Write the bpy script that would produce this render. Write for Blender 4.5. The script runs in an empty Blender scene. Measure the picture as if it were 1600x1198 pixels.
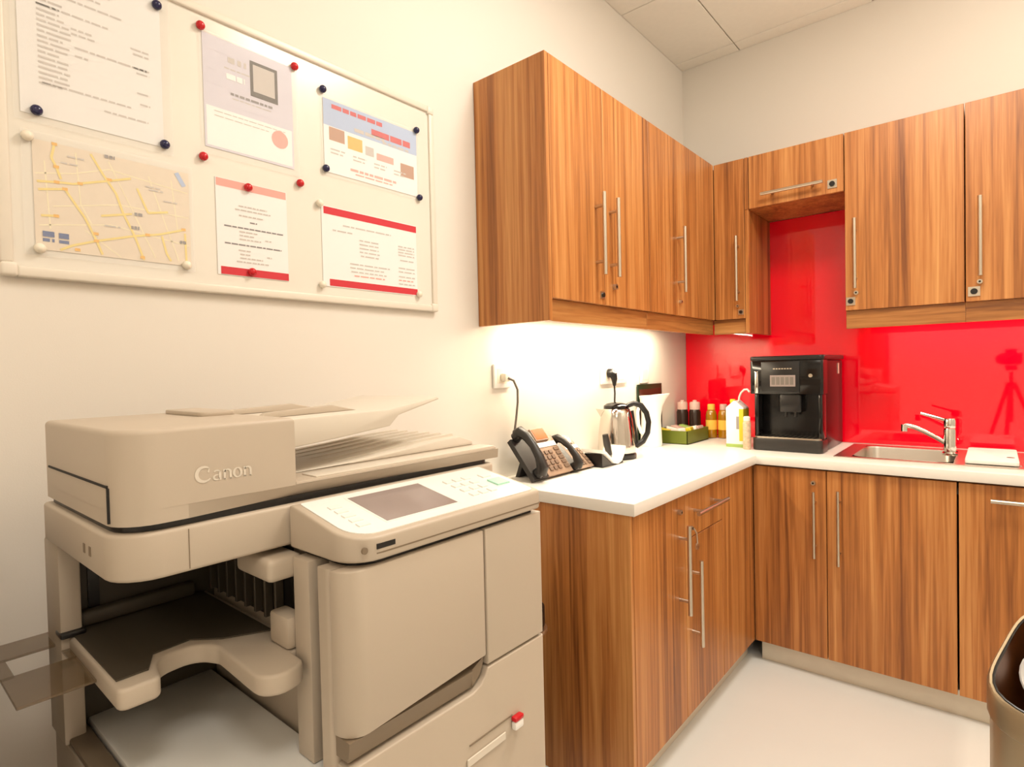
import bpy, bmesh, math, random
from mathutils import Vector, Matrix
random.seed(7)
S = bpy.context.scene
PI = math.pi
# ------------------------------------------------------------------ camera, world, exposure, lights
cam_data = bpy.data.cameras.new('camera')
cam = bpy.data.objects.new('camera', cam_data)
S.collection.objects.link(cam)
S.camera = cam
RX, UX, FX = (0.76505284, 0.64356797, -0.02268065), (0.00258651, 0.03214895, 0.99947974), (-0.64396231, 0.76471348, -0.02293105)
CAM = Vector((1.35497, -3.16502, 1.28466))
cam.matrix_world = Matrix(((RX[0], UX[0], -FX[0], CAM.x), (RX[1], UX[1], -FX[1], CAM.y), (RX[2], UX[2], -FX[2], CAM.z), (0, 0, 0, 1)))
cam_data.sensor_width = 36.0
cam_data.lens = 897.18 / 1600 * 36.0
cam_data.clip_start = 0.02
world = bpy.data.worlds.new('world')
S.world = world
world.use_nodes = True
world.node_tree.nodes['Background'].inputs[0].default_value = (0.9, 0.85, 0.75, 1)
world.node_tree.nodes['Background'].inputs[1].default_value = 0.02
S.view_settings.view_transform = 'Standard'
S.view_settings.look = 'None'
S.view_settings.gamma = 1.0
S.view_settings.use_curve_mapping = False
S.view_settings.exposure = -0.06
WARM = (1.0, 0.92, 0.82)
CEIL = 2.9545
def area(name, loc, sx, sy, power, col, rot=(0, 0, 0)):
    l = bpy.data.lights.new(name, 'AREA')
    l.shape = 'RECTANGLE'; l.size = sx; l.size_y = sy; l.energy = power; l.color = col
    o = bpy.data.objects.new(name, l); o.location = loc; o.rotation_euler = rot
    S.collection.objects.link(o)
    return o
LAMPS = [(1.2275, -1.59, 32), (1.8325, -3.39, 13), (2.4375, -4.59, 6), (0.6225, -4.59, 4)]
for i, (lx, ly, w) in enumerate(LAMPS):
    area('ceiling_lamp_glow', (lx, ly, CEIL - 0.03), 0.54, 0.54, w, WARM)
area('strip_lamp_glow', (0.13, -1.03, 1.478), 0.03, 1.20, 10.5, (1.0, 0.86, 0.64))
area('strip_lamp_glow', (1.28, -.13, 1.478), 0.66, 0.03, 3, (1.0, 0.86, 0.64))
area('ceiling_fill_glow', (2.6, -1.3, 1.95), 0.3, 0.3, 32, (1.0, 0.93, 0.83), (PI, 0, 0))  # added upward fill that brightens the ceiling

# ------------------------------------------------------------------ helpers
def nbm(): return bmesh.new()
def box(bm, x0, x1, y0, y1, z0, z1, bev=0.0, seg=2, mi=0):
    vs = [bm.verts.new((x, y, z)) for x in (x0, x1) for y in (y0, y1) for z in (z0, z1)]
    fs = [bm.faces.new([vs[i] for i in q]) for q in ((0, 1, 3, 2), (4, 6, 7, 5), (0, 4, 5, 1), (2, 3, 7, 6), (0, 2, 6, 4), (1, 5, 7, 3))]
    for f in fs: f.material_index = mi
    if bev > 0:
        es = list({e for f in fs for e in f.edges})
        r = bmesh.ops.bevel(bm, geom=es, offset=bev, segments=seg, profile=0.5, affect='EDGES')
        for f in r['faces']: f.material_index = mi
    return bm
def frame_of(d):
    d = Vector(d).normalized()
    a = Vector((0, 0, 1)) if abs(d.z) < 0.9 else Vector((1, 0, 0))
    u = d.cross(a).normalized()
    return u, d.cross(u).normalized()
def cyl(bm, p0, p1, r0, r1=None, n=16, mi=0, caps=True):
    r1 = r0 if r1 is None else r1
    p0, p1 = Vector(p0), Vector(p1)
    u, v = frame_of(p1 - p0)
    A, B = [], []
    for i in range(n):
        t = 2 * PI * i / n
        d = u * math.cos(t) + v * math.sin(t)
        A.append(bm.verts.new(p0 + d * r0)); B.append(bm.verts.new(p1 + d * r1))
    for i in range(n):
        bm.faces.new((A[i], A[(i + 1) % n], B[(i + 1) % n], B[i])).material_index = mi
    if caps:
        bm.faces.new(A[::-1]).material_index = mi; bm.faces.new(B).material_index = mi
    return bm
def tube(bm, pts, r, n=10, mi=0, closed=False, caps=True):
    pts = [Vector(p) for p in pts]
    m = len(pts); rings = []
    rs = r if isinstance(r, (list, tuple)) else [r] * m
    prev = None
    for i, p in enumerate(pts):
        if closed: d = pts[(i + 1) % m] - pts[i - 1]
        else: d = pts[min(i + 1, m - 1)] - pts[max(i - 1, 0)]
        d.normalize()
        if prev is None: u, v = frame_of(d)
        else:
            u = (prev - d * prev.dot(d)).normalized(); v = d.cross(u).normalized()
        prev = u
        rings.append([bm.verts.new(p + (u * math.cos(2 * PI * k / n) + v * math.sin(2 * PI * k / n)) * rs[i]) for k in range(n)])
    for i in range(m if closed else m - 1):
        A, B = rings[i], rings[(i + 1) % m]
        for k in range(n): bm.faces.new((A[k], A[(k + 1) % n], B[(k + 1) % n], B[k])).material_index = mi
    if not closed and caps:
        bm.faces.new(rings[0][::-1]).material_index = mi; bm.faces.new(rings[-1]).material_index = mi
    return bm
def lathe(bm, prof, c, n=32, mi=0):
    c = Vector(c); rings = []
    for r, z in prof:
        if r < 1e-6: rings.append([bm.verts.new(c + Vector((0, 0, z)))])
        else: rings.append([bm.verts.new(c + Vector((r * math.cos(2 * PI * k / n), r * math.sin(2 * PI * k / n), z))) for k in range(n)])
    for A, B in zip(rings, rings[1:]):
        for k in range(n):
            if len(A) == 1 and len(B) == 1: continue
            if len(A) == 1: f = (A[0], B[(k + 1) % n], B[k])
            elif len(B) == 1: f = (A[k], A[(k + 1) % n], B[0])
            else: f = (A[k], A[(k + 1) % n], B[(k + 1) % n], B[k])
            bm.faces.new(f).material_index = mi
    for R, rev in ((rings[0], True), (rings[-1], False)):
        if len(R) > 1: bm.faces.new(R[::-1] if rev else R).material_index = mi
    return bm
def prism(bm, poly, axis, a0, a1, mi=0, bev=0.0, seg=2, ends=(0, 1)):
    # poly: 2-D points; axis 'x': (y,z), 'y': (x,z), 'z': (x,y); a1 may be a function of the 2-D point
    def mk(p, a):
        a = a(*p) if callable(a) else a
        return {'x': (a, p[0], p[1]), 'y': (p[0], a, p[1]), 'z': (p[0], p[1], a)}[axis]
    A = [bm.verts.new(mk(p, a0)) for p in poly]; B = [bm.verts.new(mk(p, a1)) for p in poly]
    n = len(poly); fs = [bm.faces.new(A[::-1]), bm.faces.new(B)]
    for i in range(n): fs.append(bm.faces.new((A[i], A[(i + 1) % n], B[(i + 1) % n], B[i])))
    for f in fs: f.material_index = mi
    bmesh.ops.recalc_face_normals(bm, faces=fs)
    if bev:
        es = list({e for k in ends for e in fs[k].edges})
        bmesh.ops.bevel(bm, geom=es, offset=bev, segments=seg, profile=0.5, affect='EDGES')
    return bm
def rounded(pts):
    # pts: (x, y, radius) corners -> polygon with arcs
    out = []; n = len(pts)
    for i in range(n):
        p = Vector(pts[i][:2]); r = pts[i][2]
        if r <= 0: out.append(tuple(p)); continue
        a = (Vector(pts[i - 1][:2]) - p); b = (Vector(pts[(i + 1) % n][:2]) - p)
        a.normalize(); b.normalize()
        ang = a.angle(b); t = r / math.tan(ang / 2)
        c = p + (a + b).normalized() * (r / math.sin(ang / 2))
        s, e = p + a * t - c, p + b * t - c
        a0 = math.atan2(s.y, s.x); da = math.atan2(e.y, e.x) - a0
        while da > PI: da -= 2 * PI
        while da < -PI: da += 2 * PI
        for k in range(7): out.append((c.x + r * math.cos(a0 + da * k / 6), c.y + r * math.sin(a0 + da * k / 6)))
    return out
def quad(bm, pts, mi=0):
    f = bm.faces.new([bm.verts.new(p) for p in pts]); f.material_index = mi
    return f
ORG = {}
def mesh_of(name, bm, mats, sharp=35):
    bmesh.ops.recalc_face_normals(bm, faces=bm.faces)
    me = bpy.data.meshes.new(name); bm.to_mesh(me); bm.free()
    for m in (mats if isinstance(mats, (list, tuple)) else [mats]): me.materials.append(m)
    for p in me.polygons: p.use_smooth = True
    me.set_sharp_from_angle(angle=math.radians(sharp))
    return me
def thing(name, label, cat, loc, group=None, rz=0.0, local=False):
    o = bpy.data.objects.new(name, None); S.collection.objects.link(o)
    o.empty_display_size = 0.05
    o.location = loc; o.rotation_euler = (0, 0, rz); o['label'] = label; o['category'] = cat
    if group: o['group'] = group
    ORG[o.name] = Vector((0, 0, 0)) if local else Vector(loc)
    return o
def part(name, bm, mats, parent, label=None, sharp=35, stuff=False):
    org = ORG.get(parent.name, Vector((0, 0, 0)))
    bmesh.ops.translate(bm, vec=-org, verts=bm.verts)
    o = bpy.data.objects.new(name, mesh_of(name, bm, mats, sharp)); S.collection.objects.link(o)
    o.parent = parent; ORG[o.name] = org
    if label: o['label'] = label
    if stuff: o['kind'] = 'stuff'
    return o
def solo(name, bm, mats, label, cat, loc, group=None, sharp=35):
    bmesh.ops.translate(bm, vec=-Vector(loc), verts=bm.verts)
    o = bpy.data.objects.new(name, mesh_of(name, bm, mats, sharp)); S.collection.objects.link(o)
    o.location = loc; o['label'] = label; o['category'] = cat
    if group: o['group'] = group
    ORG[o.name] = Vector(loc)
    return o
def structure(name, bm, mats, label=None):
    o = bpy.data.objects.new(name, mesh_of(name, bm, mats)); S.collection.objects.link(o)
    o['kind'] = 'structure'
    if label: o['label'] = label
    ORG[o.name] = Vector((0, 0, 0))
    return o

# ------------------------------------------------------------------ materials
def srgb(c):
    return tuple((v / 255 / 12.92 if v / 255 <= 0.04045 else ((v / 255 + 0.055) / 1.055) ** 2.4) for v in c) + (1.0,)
def mat(name, col, rough=0.5, metal=0.0, bump=0.0, bscale=200.0, var=0.0, vscale=6.0, emit=0.0, alpha=1.0, trans=0.0, coat=0.0, ior=1.5, spec=0.5):
    m = bpy.data.materials.new(name); m.use_nodes = True
    nt = m.node_tree; b = nt.nodes['Principled BSDF']
    c = srgb(col)
    b.inputs['Base Color'].default_value = c
    b.inputs['Roughness'].default_value = rough; b.inputs['Metallic'].default_value = metal
    b.inputs['IOR'].default_value = ior; b.inputs['Alpha'].default_value = alpha
    b.inputs['Transmission Weight'].default_value = trans; b.inputs['Coat Weight'].default_value = coat
    b.inputs['Specular IOR Level'].default_value = spec
    if emit:
        b.inputs['Emission Color'].default_value = c; b.inputs['Emission Strength'].default_value = emit
    tc = nt.nodes.new('ShaderNodeTexCoord')
    if var:
        n = nt.nodes.new('ShaderNodeTexNoise'); n.inputs['Scale'].default_value = vscale; n.inputs['Detail'].default_value = 4
        nt.links.new(tc.outputs['Object'], n.inputs['Vector'])
        mx = nt.nodes.new('ShaderNodeMix'); mx.data_type = 'RGBA'
        mx.inputs[6].default_value = tuple(v * (1 - var) for v in c[:3]) + (1,); mx.inputs[7].default_value = tuple(min(1, v * (1 + var)) for v in c[:3]) + (1,)
        nt.links.new(n.outputs['Fac'], mx.inputs[0]); nt.links.new(mx.outputs[2], b.inputs['Base Color'])
    if bump:
        n = nt.nodes.new('ShaderNodeTexNoise'); n.inputs['Scale'].default_value = bscale
        nt.links.new(tc.outputs['Object'], n.inputs['Vector'])
        bp = nt.nodes.new('ShaderNodeBump'); bp.inputs['Strength'].default_value = bump; bp.inputs['Distance'].default_value = 0.002
        nt.links.new(n.outputs['Fac'], bp.inputs['Height']); nt.links.new(bp.outputs['Normal'], b.inputs['Normal'])
    return m
def wood(name, dark, mid, light, rough=0.38, flat=False):
    m = bpy.data.materials.new(name); m.use_nodes = True
    nt = m.node_tree; L = nt.links; b = nt.nodes['Principled BSDF']
    b.inputs['Roughness'].default_value = rough
    tc = nt.nodes.new('ShaderNodeTexCoord'); oi = nt.nodes.new('ShaderNodeObjectInfo')
    off = nt.nodes.new('ShaderNodeVectorMath'); off.operation = 'MULTIPLY_ADD'
    cb = nt.nodes.new('ShaderNodeCombineXYZ')
    for k in range(3): L.new(oi.outputs['Random'], cb.inputs[k])
    L.new(cb.outputs[0], off.inputs[0]); off.inputs[1].default_value = (13.7, 9.1, 5.3); L.new(tc.outputs['Object'], off.inputs[2])
    def noise(scale, detail, dist=0.0):
        mp = nt.nodes.new('ShaderNodeMapping'); mp.inputs['Scale'].default_value = (scale[2] * 2, scale[2] * 2, scale[0]) if flat else scale
        L.new(off.outputs[0], mp.inputs['Vector'])
        n = nt.nodes.new('ShaderNodeTexNoise'); n.inputs['Scale'].default_value = 1.0; n.inputs['Detail'].default_value = detail
        n.inputs['Distortion'].default_value = dist
        L.new(mp.outputs[0], n.inputs['Vector']); return n.outputs['Fac']
    bands = noise((15, 15, 0.3), 1.5, 0.3)
    grain = noise((62, 62, 1.3), 4.0, 0.8)
    fleck = noise((190, 190, 7.0), 2.0)
    def mathn(op, a, bb):
        n = nt.nodes.new('ShaderNodeMath'); n.operation = op
        for i, v in enumerate((a, bb)):
            if isinstance(v, float): n.inputs[i].default_value = v
            else: L.new(v, n.inputs[i])
        return n.outputs[0]
    s = mathn('ADD', mathn('MULTIPLY', bands, 0.40), mathn('ADD', mathn('MULTIPLY', grain, 0.48), mathn('MULTIPLY', fleck, 0.12)))
    r = nt.nodes.new('ShaderNodeValToRGB')
    e = r.color_ramp.elements
    e[0].position = 0.34; e[0].color = srgb(dark); e[1].position = 0.69; e[1].color = srgb(light)
    k = e.new(0.50); k.color = srgb(mid)
    L.new(s, r.inputs[0]); L.new(r.outputs[0], b.inputs['Base Color'])
    return m
M = {}
M['wall'] = mat('painted_wall', (232, 226, 216), 0.75, bump=0.05, bscale=350, spec=0.25)
M['ceil'] = mat('ceiling_tile_board', (246, 240, 228), 0.85, bump=0.15, bscale=260, var=0.03, vscale=40)
M['grid'] = mat('ceiling_grid_metal', (214, 198, 170), 0.5)
M['floor'] = mat('cream_vinyl', (234, 235, 232), 0.45, var=0.04, vscale=3)
M['wood'] = wood('walnut_laminate', (116, 64, 26), (182, 116, 58), (218, 158, 95))
M['wood_h'] = wood('walnut_edge_strip', (112, 64, 28), (170, 112, 58), (198, 144, 84), flat=True)
M['wood_dark'] = mat('cabinet_inner_board', (96, 54, 26), 0.6, var=0.15, vscale=8)
M['counter'] = mat('white_worktop', (240, 236, 228), 0.28, var=0.015, vscale=30)
M['red'] = mat('red_glass', (255, 2, 36), 0.03, coat=0.4, ior=1.52)
M['steel'] = mat('brushed_steel', (202, 196, 186), 0.3, 1.0, bump=0.03, bscale=500)
M['chrome'] = mat('polished_chrome', (222, 220, 214), 0.08, 1.0)
M['kettle'] = mat('polished_steel', (214, 208, 200), 0.12, 1.0)
M['nickel'] = mat('satin_nickel', (206, 196, 180), 0.3, 1.0)
M['plinth'] = mat('brushed_plinth', (224, 214, 196), 0.4, 0.25, var=0.05, vscale=20)
M['white'] = mat('white_plastic', (240, 238, 232), 0.35)
M['board'] = mat('enamel_whiteboard', (230, 225, 214), 0.22)
M['boardframe'] = mat('cream_frame', (230, 222, 208), 0.35)
M['black'] = mat('black_plastic', (22, 20, 20), 0.3)
M['gloss'] = mat('gloss_black', (14, 13, 13), 0.1)
M['satin'] = mat('satin_black', (16, 14, 14), 0.22, spec=0.35)
M['rubber'] = mat('dark_rubber', (30, 27, 25), 0.7)
M['charcoal'] = mat('charcoal_plastic', (42, 39, 37), 0.35)
M['beige'] = mat('beige_printer_plastic', (190, 176, 158), 0.45, bump=0.03, bscale=900)
M['beige2'] = mat('pale_printer_plastic', (218, 209, 194), 0.42)
M['taupe'] = mat('taupe_tray_plastic', (128, 112, 92), 0.5)
M['pgrey'] = mat('shade_darkened_grey_plastic', (70, 62, 50), 0.5)  # printer grey, darkened for the shade inside the output cavity
M['pwhite'] = mat('white_panel_overlay', (240, 240, 236), 0.3)
M['picframe'] = mat('dark_picture_frame_print', (84, 80, 76), 0.8)
M['screen'] = mat('grey_lcd', (150, 136, 132), 0.12)
M['smoke'] = mat('smoky_clear_plastic', (120, 98, 70), 0.15, alpha=0.6)
M['silver'] = mat('silver_phone_plastic', (158, 132, 112), 0.35)
M['key'] = mat('phone_key', (118, 96, 80), 0.45)
M['amberlcd'] = mat('amber_display', (196, 92, 34), 0.25)
M['paper'] = mat('white_paper', (238, 236, 234), 0.7)
M['cream'] = mat('cream_paper', (238, 226, 214), 0.7)
M['lilac'] = mat('lilac_paper', (216, 213, 226), 0.7)
M['sleeve'] = mat('clear_sleeve', (250, 248, 244), 0.12, alpha=0.10)
M['ink'] = mat('grey_print', (202, 195, 190), 0.8)
M['inkdark'] = mat('dark_print', (140, 136, 138), 0.8)
M['inkpink'] = mat('pale_red_print', (236, 170, 160), 0.8)
M['inkred'] = mat('red_print', (206, 52, 62), 0.7)
M['inkblue'] = mat('blue_print', (70, 96, 150), 0.8)
M['inksky'] = mat('sky_blue_print', (176, 196, 230), 0.8)
M['inkwhite'] = mat('white_print', (248, 247, 246), 0.7)
M['inkorange'] = mat('orange_print', (238, 184, 72), 0.7)
M['inkbrown'] = mat('brown_print', (186, 140, 112), 0.7)
M['mapbase'] = mat('map_ground', (230, 216, 196), 0.7, var=0.03, vscale=60)
M['road'] = mat('map_yellow_road', (240, 218, 130), 0.7)
M['roadpale'] = mat('map_pale_road', (244, 234, 200), 0.7)
M['magred'] = mat('red_magnet_plastic', (200, 22, 34), 0.2)
M['magnavy'] = mat('navy_magnet_plastic', (30, 30, 72), 0.2)
M['magwhite'] = mat('white_magnet_plastic', (240, 232, 214), 0.25)
M['green'] = mat('olive_green_card', (96, 106, 22), 0.5, var=0.06)
M['dkgreen'] = mat('dark_green_card', (16, 40, 18), 0.45)
M['brown'] = mat('brown_print_card', (70, 30, 16), 0.5, var=0.3, vscale=30)
M['coffee'] = mat('dark_coffee', (44, 26, 18), 0.3)
M['honey'] = mat('amber_glass', (158, 108, 10), 0.12, coat=0.5)
M['pinkcap'] = mat('pale_pink_lid', (206, 172, 160), 0.35)
M['glass'] = mat('clear_glass', (245, 245, 240), 0.03, trans=1.0)
M['yellow'] = mat('yellow_print_card', (206, 186, 40), 0.45)
M['limegreen'] = mat('pale_green_print', (150, 176, 90), 0.5)
M['spotty'] = mat('mottled_beige', (206, 178, 150), 0.5, var=0.5, vscale=90)
M['hose'] = mat('white_hose', (236, 214, 206), 0.35)
M['cable'] = mat('grey_cable', (112, 104, 96), 0.5)
M['binbody'] = mat('brushed_bin_steel', (176, 160, 134), 0.34, 0.85, bump=0.03, bscale=400)
M['binin'] = mat('bin_wood_reflection', (110, 66, 34), 0.3, 0.6)  # brown stands in for wood reflected in the shiny inside
M['mint'] = mat('mint_button', (176, 230, 204), 0.4)
M['frost'] = mat('fill_glow_glass', (255, 244, 228), 0.4, emit=0.22)  # glowing pane, added as weak fill light
M['lamp'] = mat('lit_diffuser', (255, 236, 206), 0.5, emit=2.0)

# ------------------------------------------------------------------ room shell
XR, YF = 3.5, -5.4
b = nbm(); box(b, -0.12, 0, YF - .12, 0.12, 0, CEIL + 0.15); structure('wall_left', b, M['wall'])
b = nbm(); box(b, 0, XR, 0.004, 0.12, 0, CEIL + 0.15); structure('wall_back', b, M['wall'])
b = nbm(); box(b, XR, XR + .12, YF - .12, 0.12, 0, CEIL + 0.15); structure('wall_right', b, M['wall'])
b = nbm(); box(b, 0, XR, YF - .12, YF, 0, CEIL + 0.15); structure('wall_front', b, M['wall'])
b = nbm(); box(b, -.12, XR + .12, YF - .12, .12, -0.1, 0); structure('floor', b, M['floor'])
b = nbm(); box(b, 0, XR, YF, 0.004, CEIL + 0.012, CEIL + 0.15)
ceil = structure('ceiling', b, M['grid'])
gx = [0, .32, .925, 1.53, 2.135, 2.74, 3.345, XR]
gy = [0.003, -.09] + [-.69 - .6 * k for k in range(8)] + [YF]
lampcells = {(round(lx, 2), round(ly, 2)) for lx, ly, w in LAMPS}
for i in range(len(gx) - 1):
    for j in range(len(gy) - 1):
        x0, x1, y1, y0 = gx[i], gx[i + 1], gy[j], gy[j + 1]
        if any(x0 < lx < x1 and y0 < ly < y1 for lx, ly, w in LAMPS): continue
        b = nbm(); g = 0.0028
        box(b, x0 + (g if i else 0.0005), x1 - g, y0 + g, y1 - (g if j else 0.0005), CEIL, CEIL + 0.0115, .002, 1)
        part('tile', b, M['ceil'], ceil)
for i, (lx, ly, w) in enumerate(LAMPS):
    t = thing('ceiling_light', ['square recessed ceiling light panel above the kitchen floor', 'square recessed ceiling light panel above the tripod', 'square recessed ceiling light panel at the far end by the right wall', 'square recessed ceiling light panel at the far end by the left wall'][i], 'light', (lx, ly, CEIL))
    b = nbm()
    for s in (-1, 1):
        box(b, lx + s * .285 - .015, lx + s * .285 + .015, ly - .3, ly + .3, CEIL - 0.006, CEIL + .011)
        box(b, lx - .27, lx + .27, ly + s * .285 - .015, ly + s * .285 + .015, CEIL - 0.006, CEIL + .011)
    part('frame', b, M['white'], t)
    b = nbm(); box(b, lx - .27, lx + .27, ly - .27, ly + .27, CEIL + .002, CEIL + .010); part('diffuser', b, M['lamp'], t)
b = nbm(); box(b, 0.02, 0.32, YF, YF + .04, 0, 2.15, 0.004); 
d1 = structure('door_1', b, M['wood'])
b = nbm(); cyl(b, (.28, YF + .04, 1.0), (.28, YF + .09, 1.0), .01); cyl(b, (.28, YF + .085, 1.0), (.16, YF + .085, 1.0), .009); part('door_handle', b, M['nickel'], d1)

b = nbm()
w1 = None
for (x0, x1, z0, z1) in ((.34, 3.44, .36, .40), (.34, 3.44, 2.70, 2.74), (.34, .38, .40, 2.70), (3.40, 3.44, .40, 2.70), (2.2, 2.24, .40, 2.70)): box(b, x0, x1, YF + .001, YF + .05, z0, z1, .003, 1)
w1 = structure('fill_window_1', b, M['white'])  # unseen window, added for fill light from behind the camera
b = nbm(); box(b, .38, 3.40, YF + .004, YF + .012, .40, 2.70); part('pane', b, M['frost'], w1)
t = thing('fill_uplighter', 'unseen bowl uplighter added to brighten the ceiling, near the right wall', 'lamp', (2.6, -1.3, 0))  # unseen uplighter body, added to go with the ceiling fill
b = nbm(); lathe(b, [(.0, 0), (.14, 0), (.14, .015), (.03, .03), (.014, .04), (.014, 1.82), (.0, 1.82)], (2.6, -1.3, 0), 28); part('stand', b, M['nickel'], t)
b = nbm(); lathe(b, [(.0, 1.82), (.06, 1.825), (.15, 1.87), (.20, 1.935), (.196, 1.936), (.145, 1.878), (.05, 1.836), (0, 1.834)], (2.6, -1.3, 0), 32); part('bowl', b, M['white'], t)
# unseen low cupboard beside the photocopier, added to shade the left wall
t = thing('shade_cupboard', 'unseen low grey cupboard added to shade the left wall, next to the photocopier', 'cupboard', (.24, -3.5, 0))
b = nbm(); box(b, .01, .47, -3.95, -3.09, .06, 1.10, .003); part('body', b, M['taupe'], t)
b = nbm(); box(b, .03, .45, -3.93, -3.11, 0, .06); part('base', b, M['rubber'], t)
for y0, y1, hy in ((-3.94, -3.523, -3.56), (-3.517, -3.10, -3.48)):
    b = nbm(); box(b, .4705, .488, y0, y1, .07, 1.095, .002); d = part('door', b, M['taupe'], t)
    b = nbm(); cyl(b, (.51, hy, .5), (.51, hy, .65), .006); cyl(b, (.488, hy, .51), (.51, hy, .51), .004); cyl(b, (.488, hy, .64), (.51, hy, .64), .004); part('handle', b, M['nickel'], d)
# red splashback on the back wall
b = nbm(); box(b, 0.001, 1.668, -0.006, 0.0035, 0.9005, 2.019, 0.0008, 1)
solo('splashback', b, M['red'], 'glossy red glass splashback on the wall behind the worktop', 'splashback', (0.85, 0, 0.9))

# ------------------------------------------------------------------ kitchen units
def bar_handle(door, p0, p1, nrm, off=0.035, r=0.0075, inset=0.045, label=None):
    p0, p1, nrm = Vector(p0), Vector(p1), Vector(nrm)
    b = nbm(); d = (p1 - p0).normalized()
    cyl(b, p0, p1, r, n=14)
    for q in (p0 + d * inset, p1 - d * inset): cyl(b, q - nrm * off, q, r * .75, n=10)
    return part('handle', b, M['nickel'], door, label)
def cam_lock(door, c, nrm, size=0.013, square=True, keyed=False):
    # c on the door face; silver plate with a dark keyhole disc
    c, nrm = Vector(c), Vector(nrm); up = Vector((0, 0, 1)); w = nrm.cross(up)
    b = nbm()
    if square:
        P = [c + w * sx * size + up * sz * size for sx, sz in ((-1, -1), (1, -1), (1, 1), (-1, 1))]
        A = [b.verts.new(p) for p in P]; B = [b.verts.new(p * 1.0 + nrm * .004) for p in P]
        b.faces.new(B)
        for i in range(4): b.faces.new((A[i], A[(i + 1) % 4], B[(i + 1) % 4], B[i]))
        cyl(b, c + nrm * .004, c + nrm * .009, size * .62, n=16, mi=1)
    else:
        cyl(b, c, c + nrm * .012, size * .8, n=16)
        cyl(b, c + nrm * .012, c + nrm * .013, size * .35, n=10, mi=1)
    o = part('lock', b, [M['nickel'], M['black']], door, 'square silver lock plate with black keyhole disc' if square else 'small round chrome lock')
    return o
UA, UB = 0.301, -0.348
ZT, ZD, ZP = 2.263, 1.508, 1.437
def door_a(parent, y0, y1, z0, z1, xf, name='door'):
    b = nbm(); box(b, xf - .02, xf, y0 + .0015, y1 - .0015, z0, z1, .0012, 1)
    return part(name, b, M['wood'], parent)
def door_b(parent, x0, x1, z0, z1, yf, name='door'):
    b = nbm(); box(b, x0 + .0015, x1 - .0015, yf, yf + .02, z0, z1, .0012, 1)
    return part(name, b, M['wood'], parent)
# wall cupboards along the left wall
t = thing('wall_cabinet', 'double door walnut wall cabinet with its side panel facing the whiteboard', 'cabinet', (0.15, -1.38, ZD), 'walnut wall cabinets')
b = nbm(); box(b, .001, UA - .022, -1.707, -1.046, ZD, ZT - .001); part('carcass', b, M['wood_dark'], t)
b = nbm(); box(b, .001, UA, -1.7265, -1.709, ZP, ZT, .001, 1); part('side_panel', b, M['wood'], t)
dA = door_a(t, -1.708, -1.392, ZD, ZT, UA); bar_handle(dA, (.336, -1.445, 1.606), (.336, -1.445, 1.886), (1, 0, 0)); cam_lock(dA, (UA, -1.412, 1.541), (1, 0, 0))
dB = door_a(t, -1.392, -1.047, ZD, ZT, UA); bar_handle(dB, (.336, -1.349, 1.607), (.336, -1.349, 1.885), (1, 0, 0)); cam_lock(dB, (UA, -1.328, 1.577), (1, 0, 0), square=False)
b = nbm(); box(b, UA - .034, UA - .016, -1.709, -1.046, ZP, ZD - .001, .001, 1); part('pelmet', b, M['wood_h'], t)
t = thing('wall_cabinet', 'single door walnut wall cabinet in the corner of the left wall', 'cabinet', (0.15, -.7, ZD), 'walnut wall cabinets')
b = nbm(); box(b, .001, UA - .022, -1.044, -.001, ZD, ZT - .001); part('carcass', b, M['wood_dark'], t)
dC = door_a(t, -1.045, -.71, ZD, ZT, UA); bar_handle(dC, (.336, -.778, 1.605), (.336, -.778, 1.886), (1, 0, 0)); cam_lock(dC, (UA, -.765, 1.567), (1, 0, 0), .009, square=False)
door_a(t, -.71, -.349, ZD, ZT, UA, 'filler_panel')
b = nbm(); box(b, UA - .034, UA - .016, -1.044, -.335, ZP, ZD - .001, .001, 1); part('pelmet', b, M['wood_h'], t)
# wall cupboards along the back wall
t = thing('wall_cabinet', 'narrow one door walnut wall cabinet between the corner and the open niche', 'cabinet', (0.385, -.17, ZD), 'walnut wall cabinets')
b = nbm(); box(b, UA + .002, .446, UB + .022, -.007, ZD, ZT - .001); part('carcass', b, M['wood_dark'], t)
b = nbm(); box(b, .447, .464, UB + .0, -.007, ZP, 2.0185, .001, 1); part('side_panel', b, M['wood'], t)
dD = door_b(t, UA, .446, ZD, ZT, UB); bar_handle(dD, (.416, -.383, 1.59), (.416, -.383, 1.897), (0, -1, 0)); cam_lock(dD, (.426, UB, 1.538), (0, -1, 0)); cam_lock(dD, (.412, UB, 1.568), (0, -1, 0), .009, False)
b = nbm(); box(b, UA - .012, .446, UB + .016, UB + .034, ZP, ZD - .001, .001, 1); part('pelmet', b, M['wood_h'], t)
t = thing('wall_cabinet', 'short flap door walnut cabinet bridging over the red niche', 'cabinet', (0.66, -.17, 2.02), 'walnut wall cabinets')
b = nbm(); box(b, .448, .86, UB + .022, -.007, 2.02, ZT - .001); part('carcass', b, M['wood'], t)
dE = door_b(t, .466, .862, 2.02, ZT, UB); bar_handle(dE, (.531, -.383, 2.069), (.787, -.383, 2.069), (0, -1, 0)); cam_lock(dE, (.818, UB, 2.058), (0, -1, 0), .018)
b = nbm(); box(b, .447, .4645, UB, UB + .02, 2.0195, ZT, .001, 1); part('filler_panel', b, M['wood'], t)
t = thing('wall_cabinet', 'wide walnut wall cabinet above the sink, beside the open niche', 'cabinet', (1.065, -.17, ZD), 'walnut wall cabinets')
b = nbm(); box(b, .864, 1.265, UB + .022, -.007, ZD, ZT - .001); part('carcass', b, M['wood'], t)
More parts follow.
